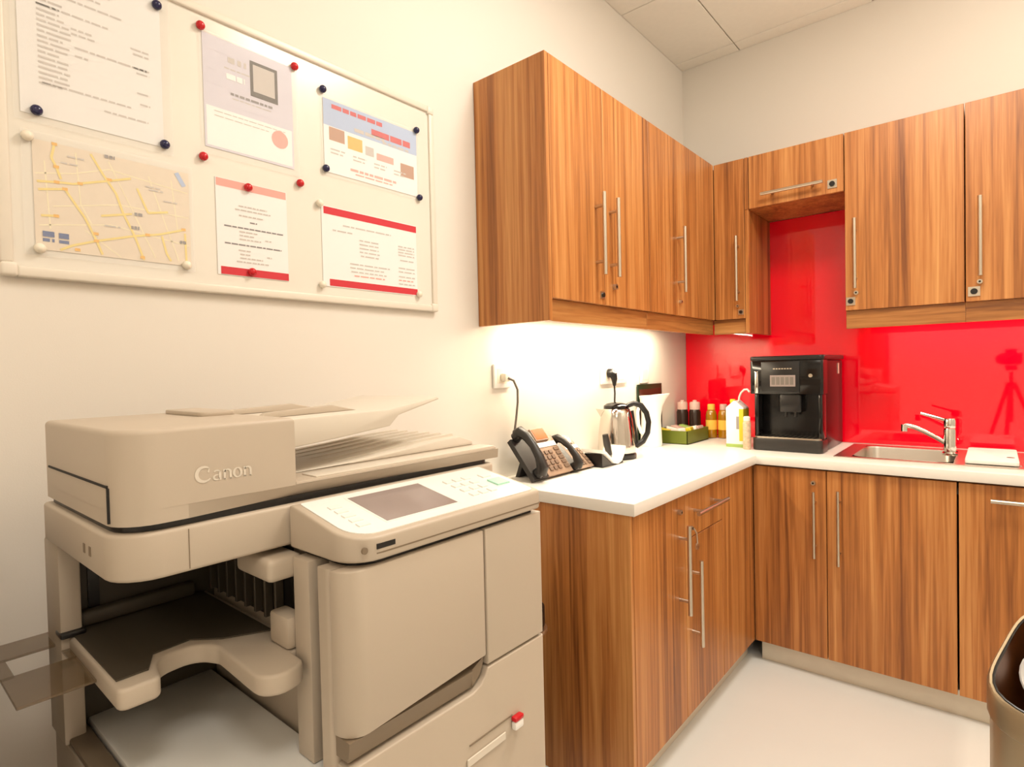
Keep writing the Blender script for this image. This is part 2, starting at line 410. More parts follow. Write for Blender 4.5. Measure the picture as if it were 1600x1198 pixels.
dF = door_b(t, .863, 1.267, ZD, ZT, UB); bar_handle(dF, (.904, -.383, 1.597), (.904, -.383, 1.89), (0, -1, 0)); cam_lock(dF, (.884, UB, 1.546), (0, -1, 0), .017); cam_lock(dF, (.905, UB, 1.58), (0, -1, 0), .011, False)
b = nbm(); box(b, .864, 1.2675, UB + .014, UB + .032, ZP - .006, ZD - .001, .001, 1); part('pelmet', b, M['wood_h'], t)
t = thing('wall_cabinet', 'walnut wall cabinet at the right edge, after the one above the sink', 'cabinet', (1.468, -.17, ZD), 'walnut wall cabinets')
b = nbm(); box(b, 1.269, 1.668, UB + .022, -.007, ZD, ZT - .001); part('carcass', b, M['wood'], t)
dG = door_b(t, 1.268, 1.67, ZD, ZT, UB); bar_handle(dG, (1.3125, -.383, 1.6), (1.3125, -.383, 1.897), (0, -1, 0)); cam_lock(dG, (1.294, UB, 1.545), (0, -1, 0), .018); cam_lock(dG, (1.311, UB, 1.58), (0, -1, 0), .011, False)
b = nbm(); box(b, 1.268, 1.67, UB + .014, UB + .032, ZP - .006, ZD - .001, .001, 1); part('pelmet', b, M['wood_h'], t)
# strip light under the left wall cupboards
t = thing('strip_light', 'slim strip light under the wall cabinets above the sink', 'light', (1.28, -.13, 1.5))
b = nbm(); box(b, .93, 1.63, -.16, -.10, 1.493, ZD - .0005, .003); part('housing', b, M['white'], t)
b = nbm(); box(b, .95, 1.61, -.148, -.112, 1.484, 1.4925, .002); part('diffuser', b, M['lamp'], t)
t = thing('strip_light', 'slim strip light under the left wall cabinets', 'light', (.13, -.95, 1.5))
b = nbm(); box(b, .10, .16, -1.66, -.40, 1.493, ZD - .0005, .003); part('housing', b, M['white'], t)
b = nbm(); box(b, .112, .148, -1.64, -.42, 1.484, 1.4925, .002); part('diffuser', b, M['lamp'], t)

# base units
BA, BB = 0.556, -0.62
ZB, ZC = 0.095, 0.858
t = thing('base_cabinet', 'walnut base cabinet at the end of the worktop beside the printer', 'cabinet', (.28, -1.52, 0), 'walnut base cabinets')
b = nbm(); box(b, .02, BA - .022, -1.69, -1.331, ZB, ZC + .002); part('carcass', b, M['wood_dark'], t)
b = nbm(); box(b, .003, BA, -1.708, -1.691, 0.0, ZC + .003, .001, 1); part('side_panel', b, M['wood'], t)
dH = door_a(t, -1.690, -1.330, ZB, ZC - .004, BA); bar_handle(dH, (.591, -1.378, .47), (.591, -1.378, .765), (1, 0, 0)); cam_lock(dH, (BA, -1.381, .806), (1, 0, 0), .011, False)
t = thing('base_cabinet', 'walnut base cabinet with a drawer over its door, in the inner corner', 'cabinet', (.28, -1.16, 0), 'walnut base cabinets')
b = nbm(); box(b, .02, BA - .022, -1.329, -.601, ZB, ZC + .002); part('carcass', b, M['wood_dark'], t)
b = nbm(); box(b, BA - .02, BA, -1.3285, -.9915, .70, ZC - .004, .0012, 1); dr = part('drawer', b, M['wood'], t)
bar_handle(dr, (.591, -1.298, .787), (.591, -1.019, .787), (1, 0, 0)); cam_lock(dr, (BA, -1.295, .735), (1, 0, 0), .010, False)
b = nbm(); tube(b, [(BA + .014, -1.292, .735), (BA + .022, -1.288, .72), (BA + .022, -1.282, .68)], .003, 8); cyl(b, (BA + .019, -1.282, .672), (BA + .025, -1.282, .672), .012, n=14)
part('key', b, M['nickel'], dr)
dI = door_a(t, -1.330, -.990, ZB, .697, BA); bar_handle(dI, (.591, -1.282, .33), (.591, -1.282, .625), (1, 0, 0))
door_a(t, -.990, -.6205, ZB, ZC - .004, BA, 'filler_panel')
t = thing('base_cabinet', 'narrow walnut base cabinet below the coffee machine', 'cabinet', (.70, -.3, 0), 'walnut base cabinets')
b = nbm(); box(b, BA + .004, .836, BB + .022, -.01, ZB, ZC + .002); part('carcass', b, M['wood_dark'], t)
dJ = door_b(t, BA, .838, ZB, ZC - .004, BB); bar_handle(dJ, (.798, -.655, .505), (.798, -.655, .772), (0, -1, 0), r=.006); cam_lock(dJ, (.792, BB, .803), (0, -1, 0), .011, False)
t = thing('base_cabinet', 'wide walnut base cabinet below the sink', 'cabinet', (1.045, -.3, 0), 'walnut base cabinets')
b = nbm(); box(b, .84, 1.249, BB + .022, -.01, ZB, .70); box(b, .84, 1.249, BB + .022, -.575, .70, ZC + .002); part('carcass', b, M['wood_dark'], t)
dK = door_b(t, .838, 1.251, ZB, ZC - .004, BB); bar_handle(dK, (.884, -.655, .49), (.884, -.655, .784), (0, -1, 0), r=.006)
t = thing('base_cabinet', 'walnut base unit with a horizontal top handle, behind the steel bin', 'cabinet', (1.46, -.3, 0), 'walnut base cabinets')
b = nbm(); box(b, 1.255, 1.668, BB + .022, -.01, ZB, ZC + .002); part('carcass', b, M['wood_dark'], t)
dL = door_b(t, 1.254, 1.67, ZB, ZC - .004, BB); bar_handle(dL, (1.342, -.655, .806), (1.60, -.655, .806), (0, -1, 0))
b = nbm(); box(b, .57, 1.67, BB + .048, BB + .060, 0, ZB - .002, .001, 1)
solo('plinth', b, M['plinth'], 'brushed pale plinth along the floor under the sink cabinets', 'plinth', (1.1, -.565, 0))
b = nbm(); box(b, .496, .508, -1.690, -.572, 0, ZB - .002, .001, 1)
solo('plinth', b, M['plinth'], 'brushed pale plinth under the drawer cabinet run along the left wall', 'plinth', (.5, -1.13, 0))

# L-shaped worktop with sink cut-out
WX, WY, WE = .5755, -.64, -1.7173
xs = [0.001, WX, .865, 1.262, 1.44, 1.67]; ys = [WE, WY, -.505, -.075, -.0065]
b = nbm(); V = {}
def gv(i, j, z):
    k = (i, j, z)
    if k not in V: V[k] = b.verts.new((xs[i], ys[j], z))
    return V[k]
cells = {(i, j) for i in range(5) for j in range(4) if (i == 0 or j > 0) and not (i in (2, 3) and j == 2)}
for (i, j) in cells:
    b.faces.new((gv(i, j, .9), gv(i + 1, j, .9), gv(i + 1, j + 1, .9), gv(i, j + 1, .9)))
    b.faces.new((gv(i, j, .8625), gv(i, j + 1, .8625), gv(i + 1, j + 1, .8625), gv(i + 1, j, .8625)))
    for (di, dj, a, c) in ((-1, 0, (0, 1), (0, 0)), (1, 0, (1, 0), (1, 1)), (0, -1, (0, 0), (1, 0)), (0, 1, (1, 1), (0, 1))):
        if (i + di, j + dj) not in cells:
            b.faces.new((gv(i + a[0], j + a[1], .8625), gv(i + c[0], j + c[1], .8625), gv(i + c[0], j + c[1], .9), gv(i + a[0], j + a[1], .9)))
bmesh.ops.recalc_face_normals(b, faces=b.faces)
es = [e for e in b.edges if len(e.link_faces) == 2 and e.calc_face_angle() > 1.0 and abs(e.verts[0].co.z - e.verts[1].co.z) < 1e-4]
bmesh.ops.bevel(b, geom=es, offset=.003, segments=2, profile=.5, affect='EDGES')
solo('worktop', b, M['counter'], 'white L-shaped worktop on the walnut base cabinets', 'worktop', (.29, -.86, .8625), sharp=30)

# ------------------------------------------------------------------ sink, tap, board
t = thing('sink', 'stainless steel inset sink with drainer in the worktop under the red splashback', 'sink', (1.14, -.3, .9))
b = nbm()
SX0, SX1, SY0, SY1 = .845, 1.455, -.522, -.062
bx0, bx1, by0, by1 = .905, 1.235, -.495, -.135
zz = .9035
xs2 = [SX0, bx0, bx1, SX1]; ys2 = [SY0, by0, by1, SY1]
for i in range(3):
    for j in range(3):
        if i == 1 and j == 1: continue
        quad(b, [(xs2[i], ys2[j], zz), (xs2[i + 1], ys2[j], zz), (xs2[i + 1], ys2[j + 1], zz), (xs2[i], ys2[j + 1], zz)])
bmesh.ops.remove_doubles(b, verts=b.verts, dist=1e-5)
for (p, q) in (((SX0, SY0), (SX1, SY0)), ((SX1, SY0), (SX1, SY1)), ((SX1, SY1), (SX0, SY1)), ((SX0, SY1), (SX0, SY0))):
    quad(b, [(p[0], p[1], .9002), (q[0], q[1], .9002), (q[0], q[1], zz), (p[0], p[1], zz)])
part('rim', b, M['steel'], t)
b = nbm()
top = rounded([(bx0, by0, .05), (bx1, by0, .05), (bx1, by1, .05), (bx0, by1, .05)])
ctr = ((bx0 + bx1) / 2, (by0 + by1) / 2)
lv = [(1.0, zz + .001), (.985, zz - .006), (.95, zz - .12), (.90, zz - .145), (.12, zz - .15)]
rings = [[b.verts.new((ctr[0] + (x - ctr[0]) * s, ctr[1] + (y - ctr[1]) * s, z)) for x, y in top] for s, z in lv]
for A, B in zip(rings, rings[1:]):
    n = len(A)
    for k in range(n): b.faces.new((A[k], A[(k + 1) % n], B[(k + 1) % n], B[k]))
b.faces.new(rings[-1])
part('bowl', b, M['steel'], t)
b = nbm()
for k in range(5): box(b, 1.30 + k * .03, 1.308 + k * .03, -.46, -.14, zz, zz + .002, .0008, 1)
part('drainer_rib', b, M['steel'], t)
b = nbm(); cyl(b, (ctr[0], ctr[1], zz - .149), (ctr[0], ctr[1], zz - .146), .035, n=24); part('plughole', b, M['chrome'], t)
t = thing('tap', 'chrome single lever mixer tap beside the sink bowl', 'tap', (1.214, -.267, zz))
T0 = Vector((1.214, -.267, zz))
b = nbm(); lathe(b, [(.026, 0), (.026, .008), (.021, .014), (.021, .10), (.019, .108), (.0, .108)], T0, 24); part('body', b, M['chrome'], t)
b = nbm(); lathe(b, [(.0195, .110), (.021, .114), (.021, .140), (.018, .148), (0, .150)], T0, 24)
tube(b, [T0 + Vector((-.012, -.002, .140)), T0 + Vector((-.05, -.01, .152)), T0 + Vector((-.095, -.015, .166))], [.006, .005, .005], 10)
part('lever', b, M['chrome'], t)
b = nbm(); tube(b, [T0 + Vector(v) for v in ((-.010, 0, .045), (-.045, -.004, .070), (-.085, -.008, .093), (-.115, -.011, .108), (-.138, -.013, .114), (-.150, -.014, .112))], .0095, 14)
cyl(b, T0 + Vector((-.150, -.014, .119)), T0 + Vector((-.150, -.014, .090)), .0125, n=16); part('spout', b, M['chrome'], t)
t = thing('chopping_board', 'white chopping board lying on the sink drainer right of the tap', 'board', (1.345, -.3, zz + .002))
b = nbm(); prism(b, rounded([(1.268, -.485, .015), (1.420, -.485, .015), (1.420, -.10, .015), (1.268, -.10, .015)]), 'z', zz + .0022, zz + .016, bev=.002)
part('board', b, M['white'], t)
b = nbm(); cyl(b, (1.398, -.36, zz + .0158), (1.398, -.36, zz + .0166), .012, n=20); part('hang_hole', b, M['brown'], t, 'small dark hanging hole')

# ------------------------------------------------------------------ whiteboard and notices
WY0, WY1, WZ0, WZ1 = -2.966, -1.926, 1.473, 2.108
t = thing('whiteboard', 'framed magnetic whiteboard full of notices on the left wall above the printer', 'whiteboard', (0, -2.445, WZ0))
b = nbm(); box(b, .001, .010, WY0 + .01, WY1 - .01, WZ0 + .01, WZ1 - .01); part('panel', b, M['board'], t)
for (y0, y1, z0, z1) in ((WY0 + .024, WY1 - .024, WZ0, WZ0 + .02), (WY0 + .024, WY1 - .024, WZ1 - .02, WZ1), (WY0, WY0 + .02, WZ0 + .024, WZ1 - .024), (WY1 - .02, WY1, WZ0 + .024, WZ1 - .024)):
    b = nbm(); box(b, .001, .017, y0, y1, z0, z1, .004, 3); part('frame_rail', b, M['boardframe'], t)
for (y, z) in ((WY0, WZ0), (WY0, WZ1 - .026), (WY1 - .026, WZ0), (WY1 - .026, WZ1 - .026)):
    b = nbm(); box(b, .001, .019, y, y + .026, z, z + .026, .006, 3); part('corner_cap', b, M['boardframe'], t)
PX = 0.0112
class Sheet:
    def __init__(s, y0, y1, z0, z1, x=PX): s.y0, s.y1, s.z0, s.z1, s.x = y0, y1, z0, z1, x; s.b = nbm(); s.k = 0
    def p(s, u, v, lift): return (s.x + lift, s.y0 + (s.y1 - s.y0) * u, s.z1 - (s.z1 - s.z0) * v)
    def r(s, u0, u1, v0, v1, mi, lift=.0010):
        quad(s.b, [s.p(u0, v1, lift), s.p(u1, v1, lift), s.p(u1, v0, lift), s.p(u0, v0, lift)], mi)
    def words(s, u0, u1, v, h, mi, lift=.0012, gap=.012, wmin=.03, wmax=.10):
        u = u0
        while u < u1:
            w = min(random.uniform(wmin, wmax), u1 - u)
            s.r(u, u + w, v, v + h, mi, lift); u += w + gap
    def line(s, pts, w, mi, lift=.0013):
        for k, (a, c) in enumerate(zip(pts, pts[1:])):
            A, C = Vector(s.p(*a, lift + .00003 * k)), Vector(s.p(*c, lift + .00003 * k))
            d = (C - A).normalized(); n = Vector((0, -d.z, d.y)) * w / 2
            quad(s.b, [A - n, C - n, C + n, A + n], mi)
def notice(name, label, cat, sh, papermat, inkmats, sleeve=None, group=None):
    t = thing(name, label, cat, (sh.x, (sh.y0 + sh.y1) / 2, sh.z0), group)
    b = nbm(); box(b, sh.x - .0006, sh.x + .0006, sh.y0, sh.y1, sh.z0, sh.z1); part('paper', b, papermat, t)
    part('print', sh.b, inkmats, t, stuff=True)
    if sleeve:
        b = nbm(); y0, y1, z0, z1 = sleeve
        box(b, sh.x + .0020, sh.x + .0022, y0, y1, z0, z1); part('plastic_sleeve', b, M['sleeve'], t)
    return t
# typed list, top left
sh = Sheet(-2.928, -2.694, 1.772, 2.082)
for k in range(17): sh.words(.12, .12 + random.uniform(.14, .22), .30 + k * .031, .012, 0, wmin=.04, wmax=.2)
for v, u0, u1 in ((.14, .12, .62), (.19, .12, .55), (.24, .12, .70), (.33, .12, .60), (.41, .34, .48), (.44, .34, .5), (.52, .36, .88), (.57, .36, .45), (.79, .14, .75), (.86, .55, .88)): sh.words(u0, u1, v, .011, 0)
for v, u0, u1 in ((.40, .76, .9), (.43, .78, .9), (.52, .78, .9), (.55, .8, .9), (.68, .8, .9), (.75, .82, .9)): sh.words(u0, u1, v, .011, 0)
sh.words(.45, .66, .07, .02, 1); sh.words(.12, .6, .04, .013, 2)
notice('notice', 'typed list sheet in a clear sleeve at the top left of the whiteboard', 'notice', sh, M['paper'], [M['ink'], M['inkpink'], M['inkdark']], (-2.938, -2.676, 1.757, 2.086))
# lilac sheet with a tablet picture
sh = Sheet(-2.610, -2.398, 1.80, 2.052)
for v0, v1 in ((.02, .13), (.22, .30), (.36, .43), (.50, .58)): sh.r(.02, .98, v0, v1, 1, .0009)
sh.r(.02, .98, .63, .98, 0, .0009)
sh.r(.50, .82, .09, .42, 4, .0011); sh.r(.535, .785, .12, .37, 5, .0013)
sh.words(.26, .46, .14, .05, 3, gap=.03); sh.words(.22, .5, .24, .012, 3); sh.words(.24, .44, .29, .05, 6)
sh.words(.28, .75, .455, .022, 7); sh.words(.3, .74, .50, .01, 3); sh.words(.1, .9, .66, .008, 3); sh.words(.1, .7, .70, .008, 3)
c = (.83, .75)
cv = [sh.b.verts.new(sh.p(c[0] + .10 * math.cos(a * PI / 8), c[1] + .085 * math.sin(a * PI / 8), .0014)) for a in range(16)]
sh.b.faces.new(cv).material_index = 2
notice('poster', 'lilac poster with a framed tablet picture and a pink round stamp', 'poster', sh, M['lilac'], [M['inkwhite'], M['lilac'], M['inkpink'], M['ink'], M['picframe'], M['ink'], M['inkwhite'], M['inkdark']], (-2.618, -2.384, 1.783, 2.058))
# blue flyer with red heading
sh = Sheet(-2.312, -1.996, 1.818, 2.010)
sh.r(0, 1, 0, .36, 0, .0009)
sh.r(.0, 1, .36, 1.0, 1, .0008)
sh.words(.08, .60, .05, .06, 2, wmin=.06, wmax=.16); sh.words(.48, .92, .19, .09, 2, wmin=.08, wmax=.2); sh.words(.30, .62, .27, .05, 3)
sh.words(.6, .9, .32, .03, 3)
sh.r(.05, .20, .37, .55, 4); sh.r(.23, .38, .41, .59, 5); sh.r(.41, .50, .47, .6, 3, .0011); sh.r(.53, .72, .52, .62, 6, .0011); sh.r(.80, .96, .55, .75, 4)
for k in range(4): sh.words(.06 + .22 * k, .2 + .22 * k, .66 + .01 * k, .02, 3); sh.words(.06 + .22 * k, .18 + .22 * k, .71 + .01 * k, .02, 3)
sh.words(.25, .75, .86, .035, 6); sh.words(.3, .7, .92, .02, 6)
notice('flyer', 'pale blue flyer with a red heading and a row of small photos', 'flyer', sh, M['paper'], [M['inksky'], M['inkwhite'], M['inkred'], M['ink'], M['inkbrown'], M['inkorange'], M['inkpink']], (-2.320, -1.988, 1.808, 2.018))
# street map
sh = Sheet(-2.914, -2.648, 1.527, 1.728)
def mp(x, y):
    u = (x / 4 - 49) / 249; tv = 222 + 41 * u
    return (min(.99, max(.01, u)), min(.99, max(.01, ((y / 4 + 200) - tv) / (170 - 20 * u))))
pale = [[(200, 300), (420, 290), (640, 250), (1180, 380)], [(260, 220), (280, 640)], [(440, 160), (460, 480), (520, 600)], [(640, 200), (930, 800)], [(900, 280), (1000, 560), (1100, 820)], [(300, 500), (700, 470), (1180, 540)], [(220, 620), (640, 600), (1180, 720)], [(480, 640), (700, 820)], [(1060, 300), (1100, 640)]]
for q in pale: sh.line([mp(*p) for p in q], .0022, 2, .0009)
for q in ([(320, 110), (300, 200), (325, 255), (350, 330)], [(215, 350), (340, 350), (420, 355), (650, 320), (780, 300)], [(530, 160), (600, 280), (680, 400), (720, 520), (790, 660), (850, 830)], [(220, 400), (370, 390), (440, 500), (480, 560), (545, 700), (580, 790)], [(330, 770), (400, 740), (545, 705), (790, 665), (960, 650), (1150, 615)], [(820, 360), (850, 430), (890, 515), (1030, 505)], [(980, 660), (1010, 770), (1040, 820)], [(1150, 640), (1155, 820)], [(230, 560), (320, 560)], [(580, 545), (780, 525)]):
    sh.line([mp(*p) for p in q], .0042, 0)
for (x, y) in ((545, 660), (545, 705), (370, 390), (325, 350), (640, 315), (325, 255), (320, 115), (315, 560), (880, 655), (1140, 615), (460, 350), (430, 765), (840, 800)):
    u, v = mp(x, y); sh.r(u - .016, u + .016, v - .014, v + .014, 1, .0016)
for (x0, y0, x1, y1) in ((235, 655, 300, 685), (325, 665, 382, 692)):
    (u0, v0), (u1, v1) = mp(x0, y0), mp(x1, y1); sh.r(u0, u1, v0, v0 + .05, 3, .0018); sh.words(u0, u1, v0 + .065, .03, 3)
for (x0, y0, x1, y1) in ((615, 150, 680, 180), (795, 515, 855, 540), (770, 600, 825, 625), (1110, 685, 1160, 710)):
    (u0, v0), (u1, v1) = mp(x0, y0), mp(x1, y1); sh.words(u0, u1, (v0 + v1) / 2 - .015, .032, 4, lift=.0018, gap=.006, wmin=.012, wmax=.03)
for (x0, y0) in ((390, 180), (350, 220), (880, 340), (600, 600), (1000, 430), (900, 360)): u, v = mp(x0, y0); sh.words(u, min(.97, u + .1), v, .014, 5, lift=.0017)
u, v = mp(1135, 285); sh.line([(u - .035, v - .05), (u + .02, v + .08)], .009, 6)
notice('street_map', 'printed street map with yellow roads at the bottom left of the whiteboard', 'map', sh, M['mapbase'], [M['road'], M['inkorange'], M['roadpale'], M['inkblue'], M['inkdark'], M['ink'], M['inksky']], (-2.930, -2.640, 1.515, 1.742))
# card with two pink bars
sh = Sheet(-2.592, -2.422, 1.518, 1.737)
sh.r(.01, .99, .005, .085, 0); sh.r(.04, 1.0, .915, .995, 1)
for v, u0, u1, mi in ((.25, .3, .7, 2), (.29, .25, .75, 2), (.35, .3, .65, 2), (.41, .45, .55, 3), (.48, .1, .93, 3), (.52, .3, .55, 2), (.56, .3, .5, 2), (.60, .3, .6, 2), (.58, .66, .75, 2), (.66, .1, .9, 3), (.72, .28, .45, 2), (.76, .3, .44, 2), (.80, .3, .62, 2), (.76, .68, .75, 2), (.84, .25, .7, 2)):
    sh.words(u0, u1, v, .014, mi)
notice('notice', 'white notice with a pink bar along its top and bottom edges', 'notice', sh, M['paper'], [M['inkpink'], M['inkred'], M['ink'], M['inkdark']])
# sheet with two broad red bars
sh = Sheet(-2.326, -2.006, 1.517, 1.728)
sh.r(.02, 1.0, .01, .10, 0); sh.r(.06, 1.0, .905, .99, 0)
for v, u0, u1, mi in ((.2, .2, .7, 1), (.28, .1, .3, 1), (.35, .36, .56, 1), (.40, .36, .57, 1), (.45, .36, .56, 1), (.50, .36, .57, 1), (.55, .37, .56, 1), (.67, .26, .68, 1), (.72, .26, .62, 1), (.77, .27, .64, 1), (.82, .3, .62, 2), (.33, .78, .97, 1), (.37, .78, .97, 1), (.41, .78, .97, 1), (.45, .78, .97, 1), (.52, .8, .97, 1), (.63, .78, .97, 1), (.68, .78, .97, 1), (.75, .78, .97, 1), (.80, .78, .95, 2), (.85, .78, .97, 1)):
    sh.words(u0, u1, v, .016, mi)
notice('notice', 'white notice with a broad red bar along its top and bottom edges', 'notice', sh, M['paper'], [M['inkred'], M['ink'], M['inkpink']])
# magnets: one mesh, every magnet its own object
def dome(m):
    b = nbm(); pr = [(.0085, 0), (.0095, .003), (.0090, .007), (.0065, .0105), (.003, .012), (0, .0123)]
    lathe(b, pr, (0, 0, 0), 20)
    bmesh.ops.rotate(b, cent=(0, 0, 0), matrix=Matrix.Rotation(PI / 2, 3, 'Y'), verts=b.verts)
    return mesh_of('magnet', b, m, 60)
mr, mn, mw = dome(M['magred']), dome(M['magnavy']), dome(M['magwhite'])
def magnet(me, y, z, label, group, s=1.0):
    o = bpy.data.objects.new('magnet', me); S.collection.objects.link(o)
    o.location = (PX + .0021, y, z); o.scale = (s, s, s); o['label'] = label; o['category'] = 'magnet'; o['group'] = group
R, N, W = 'red board magnets', 'navy board magnets', 'white board magnets'
for y, z, l in ((-2.614, 2.060, 'red round magnet at the top left corner of the lilac poster'), (-2.392, 2.056, 'red round magnet at the top right corner of the lilac poster'), (-2.617, 1.773, 'red round magnet below the bottom left corner of the lilac poster'), (-2.386, 1.768, 'red round magnet below the bottom right corner of the lilac poster'), (-2.519, 1.727, 'red round magnet on the top pink bar of the small white notice'), (-2.516, 1.530, 'red round magnet on the bottom pink bar of the small white notice')): magnet(mr, y, z, l, R)
for y, z, l in ((-2.314, 2.028, 'navy round magnet at the top left corner of the blue flyer'), (-1.998, 2.017, 'navy round magnet at the top right corner of the blue flyer'), (-2.311, 1.824, 'navy round magnet at the bottom left corner of the blue flyer'), (-1.992, 1.816, 'navy round magnet at the bottom right corner of the blue flyer'), (-2.906, 1.779, 'navy round magnet at the bottom left corner of the typed list'), (-2.694, 1.777, 'navy round magnet at the bottom right corner of the typed list'), (-2.700, 2.064, 'navy round magnet at the top right corner of the typed list')): magnet(mn, y, z, l, N)
for y, z, l in ((-2.921, 1.729, 'white round magnet at the top left corner of the street map'), (-2.909, 1.528, 'white round magnet at the bottom left corner of the street map'), (-2.659, 1.528, 'white round magnet at the bottom right corner of the street map'), (-2.333, 1.729, 'white round magnet at the top left corner of the red barred notice'), (-2.331, 1.519, 'white round magnet at the bottom left corner of the red barred notice'), (-2.003, 1.522, 'white round magnet at the bottom right corner of the red barred notice')): magnet(mw, y, z, l, W)

# ------------------------------------------------------------------ printer
P = thing('photocopier', 'large beige office photocopier standing against the left wall under the whiteboard', 'photocopier', (.45, -2.65, 0))
YL, YR, XS, XD = -2.956, -2.351, .58, .73
BG = M['beige']
b = nbm(); box(b, .208, .70, YL + .004, YR, 0.03, .735, .006); part('lower_body', b, BG, P)
b = nbm(); box(b, .26, .66, YL + .04, YR - .02, 0.0, .03); part('base', b, M['rubber'], P)
b = nbm()
box(b, .25, .695, -2.918, -2.73, .7352, .750, .003)
part('catch_plate', b, M['pwhite'], P, 'white catch plate under the output tray')
b = nbm(); box(b, .25, .69, YL + .006, -2.921, .7352, .745, .003); part('side_rail_shade', b, M['taupe'], P)  # rail coloured dark for the shade beside the catch plate
# right block that carries the door
b = nbm(); box(b, .25, .695, -2.722, YR, .7355, 1.030, .004); part('upper_body', b, BG, P)
b = nbm(); box(b, .235, .2495, YL + .0285, -2.70, .7355, 1.04); part('rear_wall', b, M['pgrey'], P)  # cavity shade is put into this wall's dark colour
b = nbm(); box(b, .208, .288, YL, YL + .028, .7355, 1.0405, .004); part('corner_post', b, BG, P)
b = nbm(); box(b, .2503, .254, -2.912, -2.897, .90, 1.04); part('rear_slot', b, M['black'], P)
b = nbm(); prism(b, rounded([(.667, -2.757, 0), (.667, -2.7225, 0), (.6955, -2.7225, 0), (.6955, -2.757, .012)]), 'z', .7515, 1.031); part('front_post', b, BG, P)
b = nbm(); box(b, .600, .640, -2.755, -2.7225, .7515, 1.031, .002); part('inner_post', b, BG, P)
b = nbm(); box(b, .6405, .6665, -2.735, -2.7225, .7515, 1.02); part('post_gap', b, M['black'], P)
# exit throat with ribs
b = nbm(); box(b, .27, .545, -2.728, -2.7225, .905, 1.025); part('exit_throat', b, M['black'], P)
for k in range(8):
    b = nbm(); box(b, .285 + k * .033, .291 + k * .033, -2.742, -2.7285, .91, 1.0, .001, 1); part('exit_rib', b, M['pgrey'], P)
b = nbm(); box(b, .50, .60, -2.79, -2.737, 1.0, 1.032, .008, 3); part('support_bracket', b, BG, P)
b = nbm(); box(b, .545, .598, -2.765, -2.737, .8985, .945, .006); part('tray_bracket', b, BG, P)
# output tray: slab with a hand cut-out at its front edge
out = rounded([(.255, -2.735, 0), (.255, -2.945, .02), (.525, -2.948, .012), (.525, -2.900, .012), (.468, -2.888, .03), (.462, -2.835, .03), (.50, -2.818, .03), (.655, -2.825, .03), (.640, -2.762, .02), (.598, -2.76, 0), (.598, -2.735, 0)])
b = nbm(); prism(b, out, 'z', .870, .898, bev=.005, seg=3); part('output_tray', b, BG, P)
b = nbm(); prism(b, [(.26, -2.745), (.26, -2.940), (.495, -2.942), (.495, -2.905), (.452, -2.886), (.447, -2.836), (.482, -2.805), (.515, -2.745)], 'z', .8985, .9005); part('tray_mat_shade', b, M['pgrey'], P)  # dark mat, extended over the shaded front of the tray
b = nbm(); box(b, .255, .275, -2.935, -2.76, .901, .925, .006, 3); part('tray_back_stop', b, M['pgrey'], P)
# smoky extension flap on the left
b = nbm()
ex = [(.19, -3.035), (.19, -2.93), (.43, -2.93), (.425, -3.035)]
def strip(x0, x1, y0, y1): box(b, x0, x1, y0, y1, .878, .882, .0008, 1)
strip(.19, .255, -3.03, -2.93); strip(.325, .43, -3.03, -2.93); strip(.255, .325, -3.03, -3.015); strip(.255, .325, -2.955, -2.93)
part('extension_flap', b, M['smoke'], P, 'smoky see-through extension flap with a slot')
b = nbm(); box(b, .262, .295, -2.957, -2.925, .8985, .908, .003); part('flap_hinge', b, M['black'], P)
# scanner body
sc = rounded([(.235, YL - .004, .006), (.235, -2.30, .01), (XS, -2.30, .02), (XS, YL - .004, .05)][::-1])
b = nbm(); prism(b, sc, 'z', 1.041, 1.099, bev=.005, seg=3); part('scanner_body', b, BG, P)
b = nbm(); prism(b, rounded([(.245, YL + .006, .006), (.245, -2.31, .01), (XS - .01, -2.31, .02), (XS - .01, YL + .006, .045)][::-1]), 'z', 1.0985, 1.1085); part('cover_gap', b, M['black'], P)
b = nbm(); box(b, XS - .002, XS + .0006, -2.8815, -2.8805, 1.045, 1.095); part('panel_seam', b, M['taupe'], P)
b = nbm()
for y in (-2.945, -2.937): pass
for x in (.45, .475): box(b, x, x + .008, YL - .0048, YL - .003, 1.062, 1.074)
part('screw_cover', b, M['taupe'], P)
# document feeder: thick end, platen cover, input and output trays
fd = rounded([(.24, YL, .008), (.24, -2.735, 0), (XS, -2.735, .0), (XS, YL, .045)][::-1])
b = nbm(); prism(b, fd, 'z', 1.126, 1.224, bev=.007, seg=4, ends=(1,)); fdr = part('document_feeder', b, BG, P)
b = nbm(); prism(b, rounded([(.24, YL, .008), (.24, -2.88, 0), (XS, -2.88, .0), (XS, YL, .045)][::-1]), 'z', 1.1085, 1.1262)
R = []
for y, xb in ((-2.88, XS), (-2.80, XS - .010), (-2.72, XS - .017), (-2.55, XS - .014), (-2.42, XS - .006), (-2.293, XS - .002)):
    R.append([b.verts.new(p) for p in ((.25, y, 1.1085), (xb, y, 1.1085), (XS, y, 1.1262), (.25, y, 1.1262))])
for A, B in zip(R, R[1:]):
    for k in range(4): b.faces.new((A[k], A[(k + 1) % 4], B[(k + 1) % 4], B[k]))
b.faces.new(R[0]); b.faces.new(R[-1][::-1])
part('feeder_skirt', b, BG, fdr)
b = nbm(); box(b, .262, .543, YL - .0012, YL + .002, 1.1545, 1.1575); box(b, .543, .546, YL - .0012, YL + .002, 1.112, 1.1545); part('feeder_seam', b, M['rubber'], fdr)
